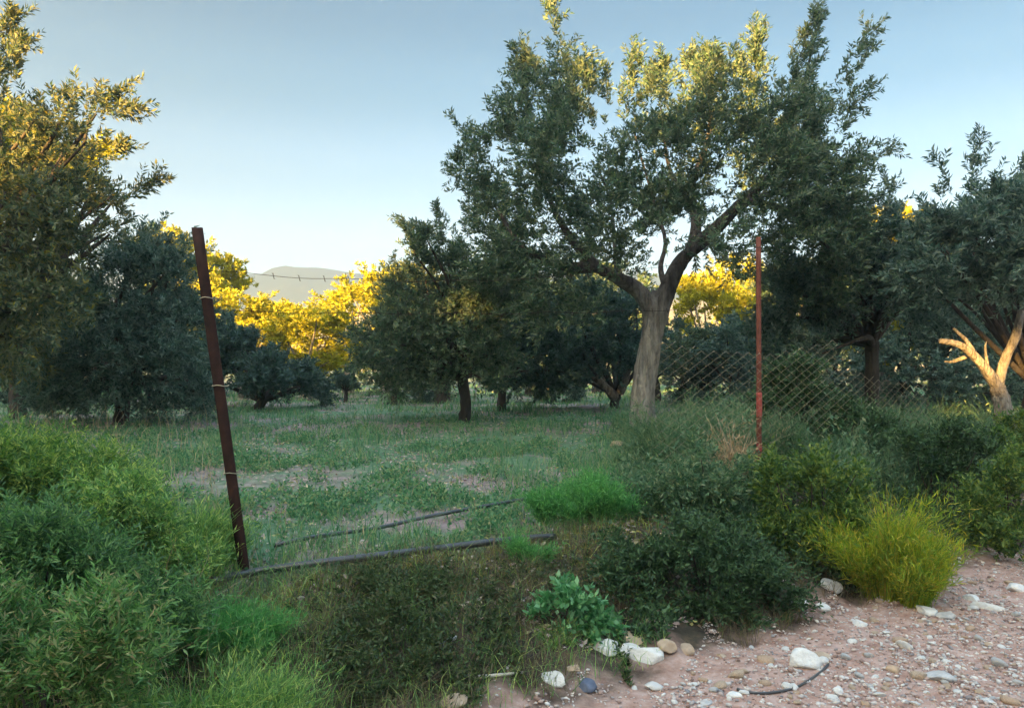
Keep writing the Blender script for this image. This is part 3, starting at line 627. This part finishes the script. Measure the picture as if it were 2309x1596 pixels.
for za, zb, sag, lb in ((P(462, 612, bp_[1])[2], P(1711, 560, d2)[2], .16, 'upper rusty barbed wire slung from the leaning post to the red brown post'), (P(474, 702, bp_[1])[2], P(1711, 690, d2)[2], .04, 'lower rusty barbed wire slung from the leaning post to the red brown post')):
    n = 60; tt = np.linspace(0, 1, n); xo = (1 - tt) * (np.interp(za, [bp_[2], top_[2]], [bp_[0], top_[0]]) - bp_[0])
    pts = np.stack([FA[0] + (FB[0] - FA[0]) * tt + xo, FA[1] + (FB[1] - FA[1]) * tt - .04, za + (zb - za) * tt - sag * 4 * tt * (1 - tt) + .006 * np.sin(tt * 40)], 1)
    pw = [tube(pts, np.full(n, .0017), 5)]
    for k in range(3, n - 3, 2):
        for q_ in (0, 1):
            v3 = np.array([.006 * (q_ * 2 - 1), .012, .020 * (1 - 2 * q_)]); pw.append(tube(np.array([pts[k] - v3, pts[k] + v3]), np.full(2, .0014), 4))
    tag(mesh_obj('barbed_wire', *join(pw), M['rust']), lb, 'barbed wire', 'wires of the old fence')
# pipes
def on_ground(pxs, lift):
    out = []
    for px, py in pxs:
        p = G(px, py); p[2] += lift; out.append(p)
    return out
pp = on_ground([(478, 1330), (560, 1310), (700, 1290), (860, 1270), (1000, 1252), (1160, 1232), (1250, 1225)], .05)
o = mesh_obj('water_pipe', *tube(curve(pp, 60), np.full(60, .025), 12), M['pipe'], None, True); tag(o, 'thick black plastic water pipe lying along the bank from the leaning post', 'pipe')
pp = on_ground([(618, 1247), (700, 1228), (850, 1205), (960, 1180), (1090, 1155), (1235, 1128)], .05)
o = mesh_obj('irrigation_hose', *tube(curve(pp, 50), np.full(50, .015), 10), M['pipe'], None, True); tag(o, 'thin black irrigation hose lying in the field behind the thick pipe', 'hose')
pp = on_ground([(1662, 1556), (1700, 1565), (1750, 1563), (1800, 1550), (1850, 1518), (1868, 1500)], .008)
o = mesh_obj('cable', *tube(curve(pp, 40), np.full(40, .007), 8), M['pipe'], None, True); tag(o, 'thin dark cable curving over the dirt in front of the round white stone', 'cable')
# blue plastic scrap
p = P(1975, 937, 9.3); 
def lump(c, rx, ry, rz, seed, sub=3, rough=.30):
    import bmesh
    bm = bmesh.new(); bmesh.ops.create_icosphere(bm, subdivisions=sub, radius=1)
    vv = np.array([w_.co[:] for w_ in bm.verts]); ff = np.array([[x.index for x in q_.verts] for q_ in bm.faces]); bm.free()
    r_ = np.random.default_rng(seed); disp = 0
    for k in range(10):
        kd = r_.normal(size=3) * (1 + k * .45); disp = disp + np.sin(vv @ kd + r_.uniform(0, 6.28)) / (1.6 + k * .7)
    vv = vv * (1 + rough * disp[:, None] * .6)
    for k in range(7):                                     # a few flat chipped sides
        nd = unit(r_.normal(size=3)); lim = r_.uniform(.5, .85); dt = vv @ nd
        vv = vv - np.where(dt > lim, dt - lim, 0)[:, None] * nd
    return vv * np.array([rx, ry, rz]) + c, ff
o = mesh_obj('plastic_tub', *lump(p, .11, .09, .08, 5, 3, .35), M['bluepl'], None, True); tag(o, 'crumpled blue plastic scrap in the weeds at the right', 'plastic scrap')

# ------------------------------------------------------------------ stones
def stone(px, py, w_px, hfrac, mat, label, seed, name='stone', aspect=1.0, rot=0):
    p = G(px, py); r0 = w_px / 2 * p[1] / F
    v_, f_ = lump(np.zeros(3), r0, r0 * aspect, r0 * hfrac, seed)
    o = mesh_obj(name, v_, f_, M[mat], None, True); o.location = [float(p[0]), float(p[1]), float(p[2] + r0 * hfrac * .28)]; o.rotation_euler = (0, 0, rot)
    return tag(o, label, 'stone', 'loose stones on the roadside')
S = [(1812, 1500, 68, .85, 'stone_white', 'round white stone, the biggest, on the dirt beside the curved cable'),
     (1852, 1482, 50, .5, 'stone_tan', 'tan flat stone leaning behind the round white stone'),
     (1370, 1464, 66, .6, 'stone_white', 'white stone at the left end of the pale cluster under the dark shrub'),
     (1415, 1474, 60, .6, 'stone_white', 'white stone second from the left in the pale cluster'),
     (1464, 1482, 84, .55, 'stone_white', 'large pale slab stone in the middle of the cluster'),
     (1425, 1446, 52, .7, 'stone_tan', 'tan stone at the back of the pale cluster'),
     (1505, 1458, 54, .6, 'stone_tan', 'tan pebble at the right end of the pale cluster'),
     (1545, 1468, 44, .6, 'stone_tan', 'small buff stone right of the pale cluster'),
     (1248, 1538, 46, .8, 'stone_white', 'small white stone at the left tip of the dirt'),
     (1325, 1552, 50, .7, 'stone_blue', 'dark blue grey stone on the red dirt'),
     (1022, 1592, 70, .7, 'stone_tan', 'cream stone at the bottom edge below the dry bank'),
     (1295, 1512, 30, .7, 'stone_tan', 'small pinkish stone between the white one and the pale cluster'),
     (998, 1456, 40, .7, 'stone_blue', 'bluish stone low on the brown bank'),
     (1020, 1440, 22, .8, 'stone_white', 'tiny white stone touching the bluish one on the bank'),
     (745, 1490, 20, .8, 'stone_white', 'tiny white stone alone at the edge of the left grass'),
     (908, 1422, 18, .8, 'stone_white', 'tiny white stone high on the brown bank'),
     (1865, 1325, 60, .6, 'stone_grey', 'grey white stone beside the yellow bush, behind'),
     (1805, 1365, 40, .6, 'stone_white', 'white stone at the left of the pair before the bush shade'),
     (1850, 1372, 44, .5, 'stone_white', 'white stone at the right of the pair before the bush shade'),
     (2090, 1380, 50, .45, 'stone_white', 'white stone at the foot of the yellow bush'),
     (2130, 1392, 40, .5, 'stone_grey', 'grey stone just right of the white stone under the yellow bush'),
     (1938, 1410, 36, .7, 'stone_white', 'small white stone with a splinter beside it left on the open dirt'),
     (2115, 1530, 64, .4, 'stone_grey', 'long grey stone at the bottom right'),
     (2290, 1330, 40, .6, 'stone_white', 'white stone by the right edge of the picture'),
     (1625, 1480, 22, .7, 'stone_tan', 'small yellowish stone alone in the middle of the dirt'),
     (1655, 1570, 34, .5, 'stone_white', 'white pebble lying against the cable, left'),
     (1590, 1585, 30, .4, 'stone_grey', 'grey pebble at the bottom edge in the middle of the dirt'),
     (1890, 1560, 34, .5, 'stone_white', 'white pebble below the end of the cable'),
     (2020, 1510, 34, .6, 'stone_pink', 'brownish stone in the middle of the gravel at the right'),
     (1410, 1012, 60, .5, 'stone_pink', 'yellowish stone half buried in the field in front of the big trunk'),
     (525, 1525, 60, .6, 'stone_blue', 'pale blue stone in the grass at the bottom left')]
for i, a in enumerate(S):
    stone(*a, 200 + i, rot=i * 1.3, aspect=.8 + .3 * (i % 3))
stone(2226, 1372, 82, .30, 'stone_white', 'long flat white stone on the dirt right of the yellow bush', 290, aspect=.38, rot=-.75)
stone(2190, 1352, 34, .5, 'stone_white', 'white stone at the tip of the long flat white stone', 291)
pp = on_ground([(1065, 1532), (1130, 1526), (1180, 1520)], .012)
o = mesh_obj('stick', *wood(pp, .010, .006, 8, 6, .1, 10), M['wood_pale'], None, True); tag(o, 'thin grey stick on the dark bank above the bottom edge', 'stick')
# pebbles one can count, then the fine gravel as one mass
pm = [mesh_obj('pebble', *lump(np.zeros(3), 1, .8, .55, 400 + i, 2), M[m_], None, True) for i, m_ in enumerate(('stone_white', 'stone_grey', 'stone_tan', 'stone_white', 'stone_pink'))]
r_ = np.random.default_rng(91); cnt = 0
while cnt < 230:
    px = r_.uniform(1150, 2309); py = r_.uniform(1300, 1596)
    if r_.uniform() > ((px - 1050) / 1250) ** 1.3: continue
    d = CAMZ * F / (py - HY); x = (px - CX) / F * d; sd = sdist(x, d)
    if sd > -1.55: continue
    src = pm[int(r_.integers(0, 5))]
    o = src if cnt < 0 else src.copy()
    sc.collection.objects.link(o)
    s_ = min(.055, .011 + r_.exponential(.0125)); o.location = (x, d, float(gz(x, d)) + s_ * .12); o.scale = (s_, s_, s_ * r_.uniform(.7, 1.1)); o.rotation_euler = (r_.normal(0, .2), r_.normal(0, .2), r_.uniform(0, 6.28))
    tag(o, 'small loose pebble on the pinkish dirt of the roadside', 'pebble', 'pebbles scattered over the dirt'); cnt += 1
for o in pm: bpy.data.objects.remove(o)
def frustum(n, pxr, dr, r_, near_power=1.0):
    px = r_.uniform(*pxr, n); d = dr[0] * (dr[1] / dr[0]) ** (r_.uniform(0, 1, n) ** near_power)
    x = (px - CX) / F * d; return x, d, px
r_ = np.random.default_rng(92)
x, y, px = frustum(70000, (900, 2500), (3.3, 8.5), r_)
keep = (sdist(x, y) < -1.45 + .25 * noise(x, y, 2.0)) & (r_.uniform(0, 1, len(x)) < .10 + .5 * ((px - 1200) / 1100).clip(0, 1) + .3 * (noise(x, y, 2.6) > .5))
x, y = x[keep], y[keep]; n = len(x)
base_v, base_f = lump(np.zeros(3), 1, .8, .6, 555, 1)
s_ = (.0035 + r_.exponential(.0042, n)).clip(0, .02); a = r_.uniform(0, 6.28, n)
ca, sa = np.cos(a), np.sin(a)
vv = base_v[None] * s_[:, None, None] * r_.uniform(.7, 1.2, (n, 1, 3))
vv = np.stack([vv[..., 0] * ca[:, None] - vv[..., 1] * sa[:, None], vv[..., 0] * sa[:, None] + vv[..., 1] * ca[:, None], vv[..., 2]], -1) + np.stack([x, y, gz(x, y) + s_ * .3], -1)[:, None]
o = mesh_obj('gravel', vv.reshape(-1, 3), (base_f[None] + np.arange(n)[:, None, None] * len(base_v)).reshape(-1, 3), M['gravel'], None, True); tag(o, kind='stuff')

# ------------------------------------------------------------------ shrubs and tall weeds, each a thing
def tuft(name, label, cat, px, d, w_px, toppy, n, mat, wid=.006, seed=1, spread=.55, group=None, depth=None, bend=.35, hmin=.35, subs=None):
    """a ragged clump: many small tufts of stems, each with its own height and lean"""
    r_ = np.random.default_rng(seed); c = np.array([(px - CX) / F * d, d]); wr = w_px / 2 * d / F; dp = depth or wr * .8
    K = subs or max(5, int(w_px / 16))
    sa = r_.uniform(0, 6.28, K); sq = np.sqrt(r_.uniform(0, 1, K))
    sx_, sy_ = np.cos(sa) * sq * wr * .72, np.sin(sa) * sq * dp * .72
    sh = r_.uniform(.45, 1.0, K) * (1 - .25 * sq ** 2); sh[int(np.argmin(sq))] = 1.0
    sl_ = np.stack([sx_ / wr, sy_ / dp], 1) * spread * .8 + r_.normal(0, .17, (K, 2)); sr = r_.uniform(.12, .24, K) * wr
    n = int(n * 1.0); kk = r_.integers(0, K, n)
    ox = sx_[kk] + r_.normal(0, .5, n) * sr[kk]; oy = sy_[kk] + r_.normal(0, .5, n) * sr[kk]
    x, y = c[0] + ox, c[1] + oy; z = gz(x, y) - .02
    topz = CAMZ - (toppy - HY) / F * d; hmax = topz - float(gz(c[0], c[1]))
    h = hmax * sh[kk] * r_.uniform(hmin, 1.0, n) * (1 + .18 * (r_.uniform(0, 1, n) > .96))
    lean = sl_[kk] + r_.normal(0, .20, (n, 2))
    v_, f_ = blades(np.stack([x, y, z], 1), h, lean, wid * .8, r_, bend)
    k = 8; t = r_.uniform(.25, 1.0, (n, k)); l3 = np.concatenate([lean, np.zeros((n, 1))], 1)
    b3 = np.stack([x, y, z], 1)[:, None] + (np.array([0, 0, 1.0]) * .9 + l3[:, None] * (.6 + .6 * t[..., None])) * (h[:, None] * t)[..., None]
    ld = unit(l3[:, None] * .8 + np.array([0, 0, .9]) + r_.normal(0, .62, (n, k, 3)))
    lv, lf = leaves(b3.reshape(-1, 3), ld.reshape(-1, 3), .062 * (hmax / .8) ** .5, wid * 1.0, r_)
    o = mesh_obj(name, *join([(v_, f_), (lv, lf)]), M[mat]); return tag(o, label, cat, group)
def bush(name, label, px, d, blobs_px, nleaf, mat, leaf=.05, lw=.02, seed=1, up=.5, cat='shrub', shoot=(.08, .22), k=12, depth=.3, group=None, stem='bark_dark'):
    r_ = np.random.default_rng(seed); base = trunk_base(px, d); base[2] += .1; bl = []; tubes = []
    for i, (bx, by, br, dn) in enumerate(blobs_px):
        for sg in (-1, 1):
            c = P(bx, by, d + sg * depth * r_.uniform(.2, 1)); bl.append((c, br * d / F, dn))
            tubes.append(tube(curve([base + np.array([r_.normal(0, .04), r_.normal(0, .04), -.08]), base * .4 + c * .6 + r_.normal(0, .03, 3), c], 8), np.linspace(.008, .003, 8), 6))
    root = empty(name, base); tag(root, label, cat, group)
    mesh_obj('stems', *join(tubes), M[stem], root); mesh_obj('foliage', *crown_from(bl, nleaf, leaf, lw, base, up=up, shoot=shoot, k=k, seed=seed), M[mat], root)
    return root
GT = 'tall green grass clumps on the left'
def feathery(label, px, d, blobs_px, n, mat, seed):
    bush('feathery_shrub', label, px, d, blobs_px, int(n * 1.25), mat, .042, .008, seed, 1.0, 'shrub', (.14, .34), 16, .38, GT)
feathery('tallest feathery shrub with bright tips at the left edge, in front of the far trunks', 90, 4.9, [(-55, 1105, 80, 1), (25, 1085, 85, 1), (105, 1080, 85, 1), (185, 1090, 75, 1), (245, 1125, 60, .9), (-15, 1175, 90, 1), (95, 1165, 90, 1), (195, 1175, 80, 1), (275, 1195, 60, .8), (135, 1030, 30, .4), (35, 1030, 35, .4)], 42000, 'broom_top', 101)
feathery('feathery green shrub right of the tallest one, leaning toward the field', 330, 4.6, [(228, 1145, 60, 1), (298, 1160, 60, 1), (358, 1195, 55, 1), (238, 1225, 75, 1), (328, 1245, 70, 1), (398, 1265, 45, .9), (438, 1315, 35, .7), (378, 1325, 50, .9)], 26000, 'broom', 102)
tuft('grass_clump', 'green grass clump touching the lower part of the leaning post', 'grass clump', 450, 4.65, 260, 1100, 3800, 'broom', .006, 103, .5, GT, depth=.4)
feathery('dark feathery shrub in front of the tallest one at the left edge', 60, 3.8, [(-70, 1295, 90, 1), (20, 1265, 85, 1), (110, 1275, 85, 1), (190, 1305, 70, 1), (-10, 1375, 95, 1), (100, 1375, 95, 1), (200, 1395, 80, 1)], 30000, 'broom_dark', 104)
feathery('feathery shrub below the foot of the leaning post', 340, 3.8, [(232, 1345, 65, 1), (302, 1355, 65, 1), (372, 1385, 60, 1), (252, 1425, 75, 1), (342, 1445, 70, 1), (412, 1435, 45, .8)], 22000, 'broom_dark', 105)
feathery('bright feathery shrub in the bottom left corner', 130, 3.1, [(-40, 1475, 90, 1), (60, 1455, 90, 1), (160, 1465, 90, 1), (250, 1495, 75, 1), (10, 1575, 95, 1), (130, 1575, 95, 1), (240, 1585, 85, 1)], 26000, 'broom_mix', 107)
tuft('grass_clump', 'low grass clump right at the end of the thick pipe', 'grass clump', 510, 3.7, 220, 1340, 2600, 'grass_bright', .005, 106, .6, GT, depth=.35)
tuft('grass_clump', 'grass clump at the bottom edge beside the dark bank', 'grass clump', 480, 3.1, 380, 1420, 4200, 'broom', .005, 108, .6, GT, depth=.3)
tuft('grass_clump', 'bright green grass clump in the field beyond the end of the pipe', 'grass clump', 1340, 6.25, 270, 1030, 5200, 'grass_bright', .007, 109, .5, None, depth=.35, hmin=.5)
tuft('grass_clump', 'thin grass tuft hanging below the leafy green weed', 'grass clump', 1250, 4.35, 130, 1410, 1300, 'broom', .005, 110, .6, None, depth=.15)
tuft('grass_clump', 'small green tuft sprouting in front of the thick pipe end', 'grass clump', 1195, 5.1, 110, 1170, 700, 'grass_bright', .005, 111, .5, None, depth=.12)
tuft('grass_clump', 'teal green weed clump left of the dry stalks and the red brown post', 'grass clump', 1560, 8.2, 260, 850, 3500, 'weed', .009, 114, .45, None, depth=.5)
tuft('grass_clump', 'green weed clump just right of the red brown post', 'grass clump', 1790, 7.6, 200, 905, 2600, 'weed', .009, 115, .45, None, depth=.4)
tuft('yellow_shrub', 'bright yellow feathery bush at the edge of the gravel on the right', 'shrub', 2000, 5.5, 185, 1060, 6000, 'broom_yellow', .006, 112, .45, None, depth=.38)
tuft('dry_stalks', 'dry tan stalks standing at the foot of the red brown post', 'weed', 1655, 6.9, 90, 890, 220, 'straw', .010, 113, .25, None, depth=.2)
bush('leafy_weed', 'bright green broad leaved weed at the foot of the dark shrub', 1285, 4.6, [(1225, 1390, 36, 1), (1285, 1360, 40, 1), (1345, 1395, 36, 1), (1270, 1430, 44, 1), (1335, 1440, 38, 1), (1215, 1450, 34, .9), (1280, 1330, 26, .7), (1300, 1480, 32, .8), (1240, 1490, 32, .7), (1370, 1420, 22, .6)],
     4200, 'brightleaf', .05, .026, 121, .4, 'weed', (.04, .11), 8, .14)
bush('shrub', 'dark green rounded shrub in the middle of the roadside bank', 1590, 5.2, [(1400, 1290, 60, 1), (1500, 1270, 70, 1), (1600, 1270, 75, 1), (1690, 1300, 70, 1), (1760, 1350, 55, 1), (1450, 1360, 65, 1), (1560, 1360, 75, 1), (1670, 1380, 60, 1), (1500, 1400, 50, 1), (1600, 1410, 45, 1), (1390, 1230, 30, .5), (1560, 1215, 40, .7), (1650, 1225, 40, .6)],
     26000, 'darkshrub', .04, .014, 122, .6, depth=.35)
bush('shrub', 'green shrub with yellowish tips left of the yellow bush', 1840, 6.0, [(1760, 1110, 50, 1), (1830, 1090, 55, 1), (1900, 1110, 45, .9), (1760, 1190, 55, 1), (1840, 1180, 60, 1), (1910, 1190, 50, 1), (1800, 1250, 50, 1), (1870, 1260, 45, 1), (1740, 1050, 28, .6), (1850, 1040, 28, .5), (1930, 1070, 28, .5)],
     15000, 'greenshrub', .045, .016, 123, .7, depth=.35)
bush('shrub', 'green shrub cut off by the right edge above the gravel', 2270, 6.6, [(2210, 1130, 45, 1), (2270, 1100, 55, 1), (2330, 1120, 60, 1), (2230, 1200, 55, 1), (2300, 1200, 60, 1), (2180, 1220, 35, .8), (2270, 1060, 35, .7)],
     13000, 'greenshrub', .045, .016, 124, .7, depth=.4)
bush('bank_shrub', 'dark brownish shrub on the bank left of the leafy weed', 1080, 4.9, [(1010, 1380, 55, 1), (1090, 1350, 60, 1), (1150, 1370, 50, 1), (1050, 1430, 60, 1), (1130, 1440, 55, 1), (960, 1430, 45, 1), (1160, 1310, 35, .7)],
     15000, 'bankweed', .032, .010, 125, .6, depth=.22)
bush('shrub', 'grey green shrub between the bright grass clump and the dry stalks', 1560, 6.4, [(1500, 1120, 50, 1), (1570, 1090, 55, 1), (1640, 1110, 50, 1), (1520, 1190, 55, 1), (1600, 1170, 60, 1), (1670, 1190, 50, 1), (1470, 1170, 35, .7), (1580, 1030, 30, .6), (1680, 1080, 40, .8)],
     16000, 'weed', .05, .014, 127, .7, depth=.35)
bush('bank_shrub', 'dark brownish shrub low on the bank left of the cream stone', 860, 4.2, [(800, 1430, 50, 1), (880, 1410, 55, 1), (940, 1450, 50, 1), (830, 1490, 55, 1), (910, 1500, 55, 1), (760, 1470, 40, .8)],
     13000, 'bankweed', .03, .010, 128, .6, depth=.2)
for i, (px, py, d, wd, lb) in enumerate([(700, 1500, 4.0, 70, 'low dark weed at the edge of the left grass on the bank'), (840, 1370, 4.55, 75, 'low dark weed in the upper middle of the brown bank'), (800, 1560, 3.75, 75, 'low dark weed at the bottom edge left on the bank'),
        (960, 1530, 3.95, 70, 'low dark weed left of the grey stick'), (1160, 1480, 4.35, 65, 'low dark weed just left of the leafy green weed'), (930, 1330, 4.75, 60, 'low weed under the middle of the thick pipe'), (1190, 1330, 4.95, 60, 'low weed under the right part of the thick pipe'), (640, 1420, 4.3, 65, 'low weed under the left end of the thick pipe')]):
    bush('low_weed', lb, px, d, [(px - wd * .6, py, wd * .5, 1), (px, py - wd * .35, wd * .55, 1), (px + wd * .6, py, wd * .5, 1), (px, py + wd * .3, wd * .5, 1)], 5200, 'bankweed', .03, .009, 300 + i, .6, 'weed', (.05, .13), 10, .14, 'low weeds on the bank')
bush('bank_shrub', 'dark brownish shrub on the bank under the middle of the thick pipe', 860, 4.75, [(780, 1340, 45, 1), (850, 1320, 50, 1), (920, 1335, 50, 1), (810, 1390, 45, .9), (890, 1395, 50, .9), (960, 1370, 40, .8)], 12000, 'bankweed', .03, .010, 131, .6, depth=.2)
bush('shrub', 'dark green shrub among the weeds below the V shaped limbs', 1925, 8.0, [(1870, 960, 40, 1), (1930, 940, 45, 1), (1990, 965, 40, 1), (1900, 1010, 45, 1), (1970, 1020, 45, 1)], 9000, 'darkshrub', .05, .017, 132, .7, depth=.35)
bush('shrub', 'dark green shrub among the weeds left below the orange pruned stump', 2120, 7.4, [(2070, 1010, 45, 1), (2140, 990, 50, 1), (2200, 1020, 45, 1), (2100, 1060, 50, 1), (2180, 1070, 50, 1)], 10000, 'darkshrub', .05, .017, 133, .7, depth=.35)
bush('shrub', 'green shrub among the weeds at the right edge below the orange pruned stump', 2280, 7.6, [(2250, 1000, 40, 1), (2310, 985, 45, 1), (2290, 1040, 45, 1)], 7000, 'greenshrub', .05, .017, 134, .7, depth=.3)
bush('shrub', 'low dark shrub added as the shadow behind the red brown post', 1775, 8.4, [(1740, 860, 40, 1), (1800, 850, 45, 1), (1770, 910, 45, 1), (1830, 900, 40, 1), (1720, 920, 35, .8)], 9000, 'darkshrub', .06, .02, 126, .6, depth=.4)  # added shrub: dark leaves stand in for the shadow here

# ------------------------------------------------------------------ uncountable ground cover
def cover(name, n, pxr, dr, hfun, mat, wid, mask, seed, lean=.35, near=1.0):
    r_ = np.random.default_rng(seed); x, y, px = frustum(n, pxr, dr, r_, near)
    m = mask(x, y, px, r_.uniform(0, 1, n)); x, y, px = x[m], y[m], px[m]
    h = hfun(x, y, px, r_.uniform(0, 1, len(x)))
    ln = r_.normal(0, lean, (len(x), 2))
    w_ = wid * np.maximum(1, y / 7)
    v_, f_ = blades(np.stack([x, y, gz(x, y) - .01], 1), h, ln, w_, r_)
    o = mesh_obj(name, v_, f_, M[mat]); return tag(o, kind='stuff')
FAN = lambda x, y: smooth(noise(x * .8, y * 1.5, 1.0) * 1.6 + .15)
STRIP = lambda x, y: (np.abs(y - 9.95 - .08 * np.sin(x * 2)) < .16) & (x < -.2) & (noise(x, y, 1.5) > -.2)
cover('field_grass', 150000, (-150, 2460), (4.6, 40), lambda x, y, px, q: .04 + .10 * q + .10 * smooth(noise(x, y, .8)), 'grass', .007,
      lambda x, y, px, q: (sdist(x, y) > -.15) & ~STRIP(x, y) & (q < (.62 + .5 * noise(x * .5, y, .8)) * (1 - .85 * FAN(x, y) * (px < 1350))), 141)
cover('mossy_grass', 16000, (520, 1500), (4.0, 6.4), lambda x, y, px, q: .02 + .06 * q, 'moss', .006,
      lambda x, y, px, q: (sdist(x, y) > -.62 + .25 * noise(x, y, 1.7)) & (sdist(x, y) < -.02), 146, .6)
cover('tall_weeds', 60000, (1380, 2460), (5.9, 13.5), lambda x, y, px, q: (.12 + .5 * q) * np.clip(.3 + (px - 1380) / 350, .3, 1) * np.clip(1 + .5 * noise(x, y, 2.2), .3, 1.7), 'weed', .007,
      lambda x, y, px, q: (sdist(x, y) > np.where(px > 1850, -.75, .2)) & (q < .62 + .4 * noise(x + 5, y, .9)), 142)
def leafy(name, n, pxr, dr, hfun, mat, leaf, lw, mask, seed, k=8):
    r_ = np.random.default_rng(seed); x, y, px = frustum(n, pxr, dr, r_); m = mask(x, y, px, r_.uniform(0, 1, n)); x, y, px = x[m], y[m], px[m]
    h = hfun(x, y, px, r_.uniform(0, 1, len(x))); d_ = unit(np.stack([r_.normal(0, .28, len(x)), r_.normal(0, .28, len(x)), np.ones(len(x))], 1))
    return tag(mesh_obj(name, *shoots(np.stack([x, y, gz(x, y)], 1), d_, h, k, leaf, lw, .1, r_), M[mat]), kind='stuff')
leafy('leafy_weeds', 24000, (1400, 2460), (5.9, 13), lambda x, y, px, q: (.15 + .5 * q) * np.clip(.3 + (px - 1400) / 350, .3, 1) * np.clip(1 + .5 * noise(x, y, 2.2), .3, 1.7), 'weed', .065, .022,
      lambda x, y, px, q: (sdist(x, y) > np.where(px > 1850, -.7, .3)) & (q < .6 + .5 * noise(x, y, 1.6)), 150)
leafy('bank_weeds', 9000, (1330, 2330), (4.4, 7.4), lambda x, y, px, q: (.08 + .32 * q) * np.clip(1 + .6 * noise(x, y, 2.0), .2, 1.7), 'darkshrub', .045, .016,
      lambda x, y, px, q: (sdist(x, y) > -1.3 + .2 * noise(x, y, 2)) & (sdist(x, y) < .35) & (q < smooth((px - 1330) / 250) * (.75 + .5 * noise(x, y, 1.5))), 152)
leafy('bank_scrub', 9000, (560, 1420), (3.6, 6.2), lambda x, y, px, q: (.03 + .13 * q) * np.clip(1 + .8 * noise(x, y, 2.2), .15, 1.9), 'bankweed', .034, .012,
      lambda x, y, px, q: (sdist(x, y) > -1.45 + .2 * noise(x, y, 2)) & (sdist(x, y) < -.42 + .15 * noise(x, y, 2)) & (q < .45 + .7 * noise(x, y, 1.8)) & ~((px > 1170) & (px < 1400) & (y < 4.75)), 153)
leafy('clover', 30000, (250, 1600), (4.7, 14), lambda x, y, px, q: .04 + .10 * q, 'grass', .04, .02, lambda x, y, px, q: (sdist(x, y) > .1) & ~STRIP(x, y) & (q < (.25 + .6 * noise(x * .6, y, 1.3)) * (1 - .9 * FAN(x, y))), 151, 6)
cover('bank_grass', 60000, (380, 2400), (3.4, 7.2), lambda x, y, px, q: .04 + .14 * q, 'dry', .004,
      lambda x, y, px, q: (sdist(x, y) > -1.5 + .25 * noise(x, y, 2)) & ~((px > 1300) & (px < 1600) & (sdist(x, y) < -1.15)) & (sdist(x, y) < .1) & (q < .7 + .4 * noise(x, y, 1.4)), 143, .6)
cover('green_bank_grass', 34000, (-150, 1500), (2.6, 6.5), lambda x, y, px, q: .05 + .12 * q, 'broom', .004,
      lambda x, y, px, q: (sdist(x, y) > -1.55) & (sdist(x, y) < .3) & (q < .9 * smooth((900 - px) / 500) + .30 + .25 * (noise(x, y, 1.1) > .4)), 144, .5)
r_ = np.random.default_rng(145); x, y, px = frustum(30000, (100, 2400), (4.3, 18), r_)
m_ = (sdist(x, y) > -1.3) & (r_.uniform(0, 1, len(x)) < .6 - .5 * noise(x, y, .7)); x, y = x[m_], y[m_]; n = len(x)
dirs = unit(np.stack([r_.normal(size=n), r_.normal(size=n), r_.normal(0, .25, n)], 1))
o = mesh_obj('leaf_litter', *leaves(np.stack([x, y, gz(x, y) + .012], 1), dirs, .05, .022, r_), M['litter']); tag(o, kind='stuff')

cover('dry_stems', 2600, (-100, 1500), (3.0, 12), lambda x, y, px, q: .12 + .25 * q * (px < 500) + .15 * q, 'straw', .004,
      lambda x, y, px, q: ((px < 520) | ((sdist(x, y) > 0) & (q < .35))) & (sdist(x, y) > -1.4), 147, .3)
# ------------------------------------------------------------------ evening haze
import bmesh
bm = bmesh.new(); bmesh.ops.create_cube(bm, size=1.0)
hme = bpy.data.meshes.new('haze'); bm.to_mesh(hme); bm.free()
ho = bpy.data.objects.new('haze', hme); sc.collection.objects.link(ho)
ho.scale = (2020, 1290, 152); ho.location = (0, 570, 75 - 1.2); tag(ho, kind='stuff')
hm = bpy.data.materials.new('haze'); hm.use_nodes = True; hn = hm.node_tree.nodes; hn.remove(hn['Principled BSDF'])
pv = hn.new('ShaderNodeVolumePrincipled'); pv.inputs['Color'].default_value = (0.74, 0.89, 1.0, 1); pv.inputs['Density'].default_value = HAZE; pv.inputs['Anisotropy'].default_value = 0.7
hm.node_tree.links.new(pv.outputs[0], hn['Material Output'].inputs['Volume']); hme.materials.append(hm)
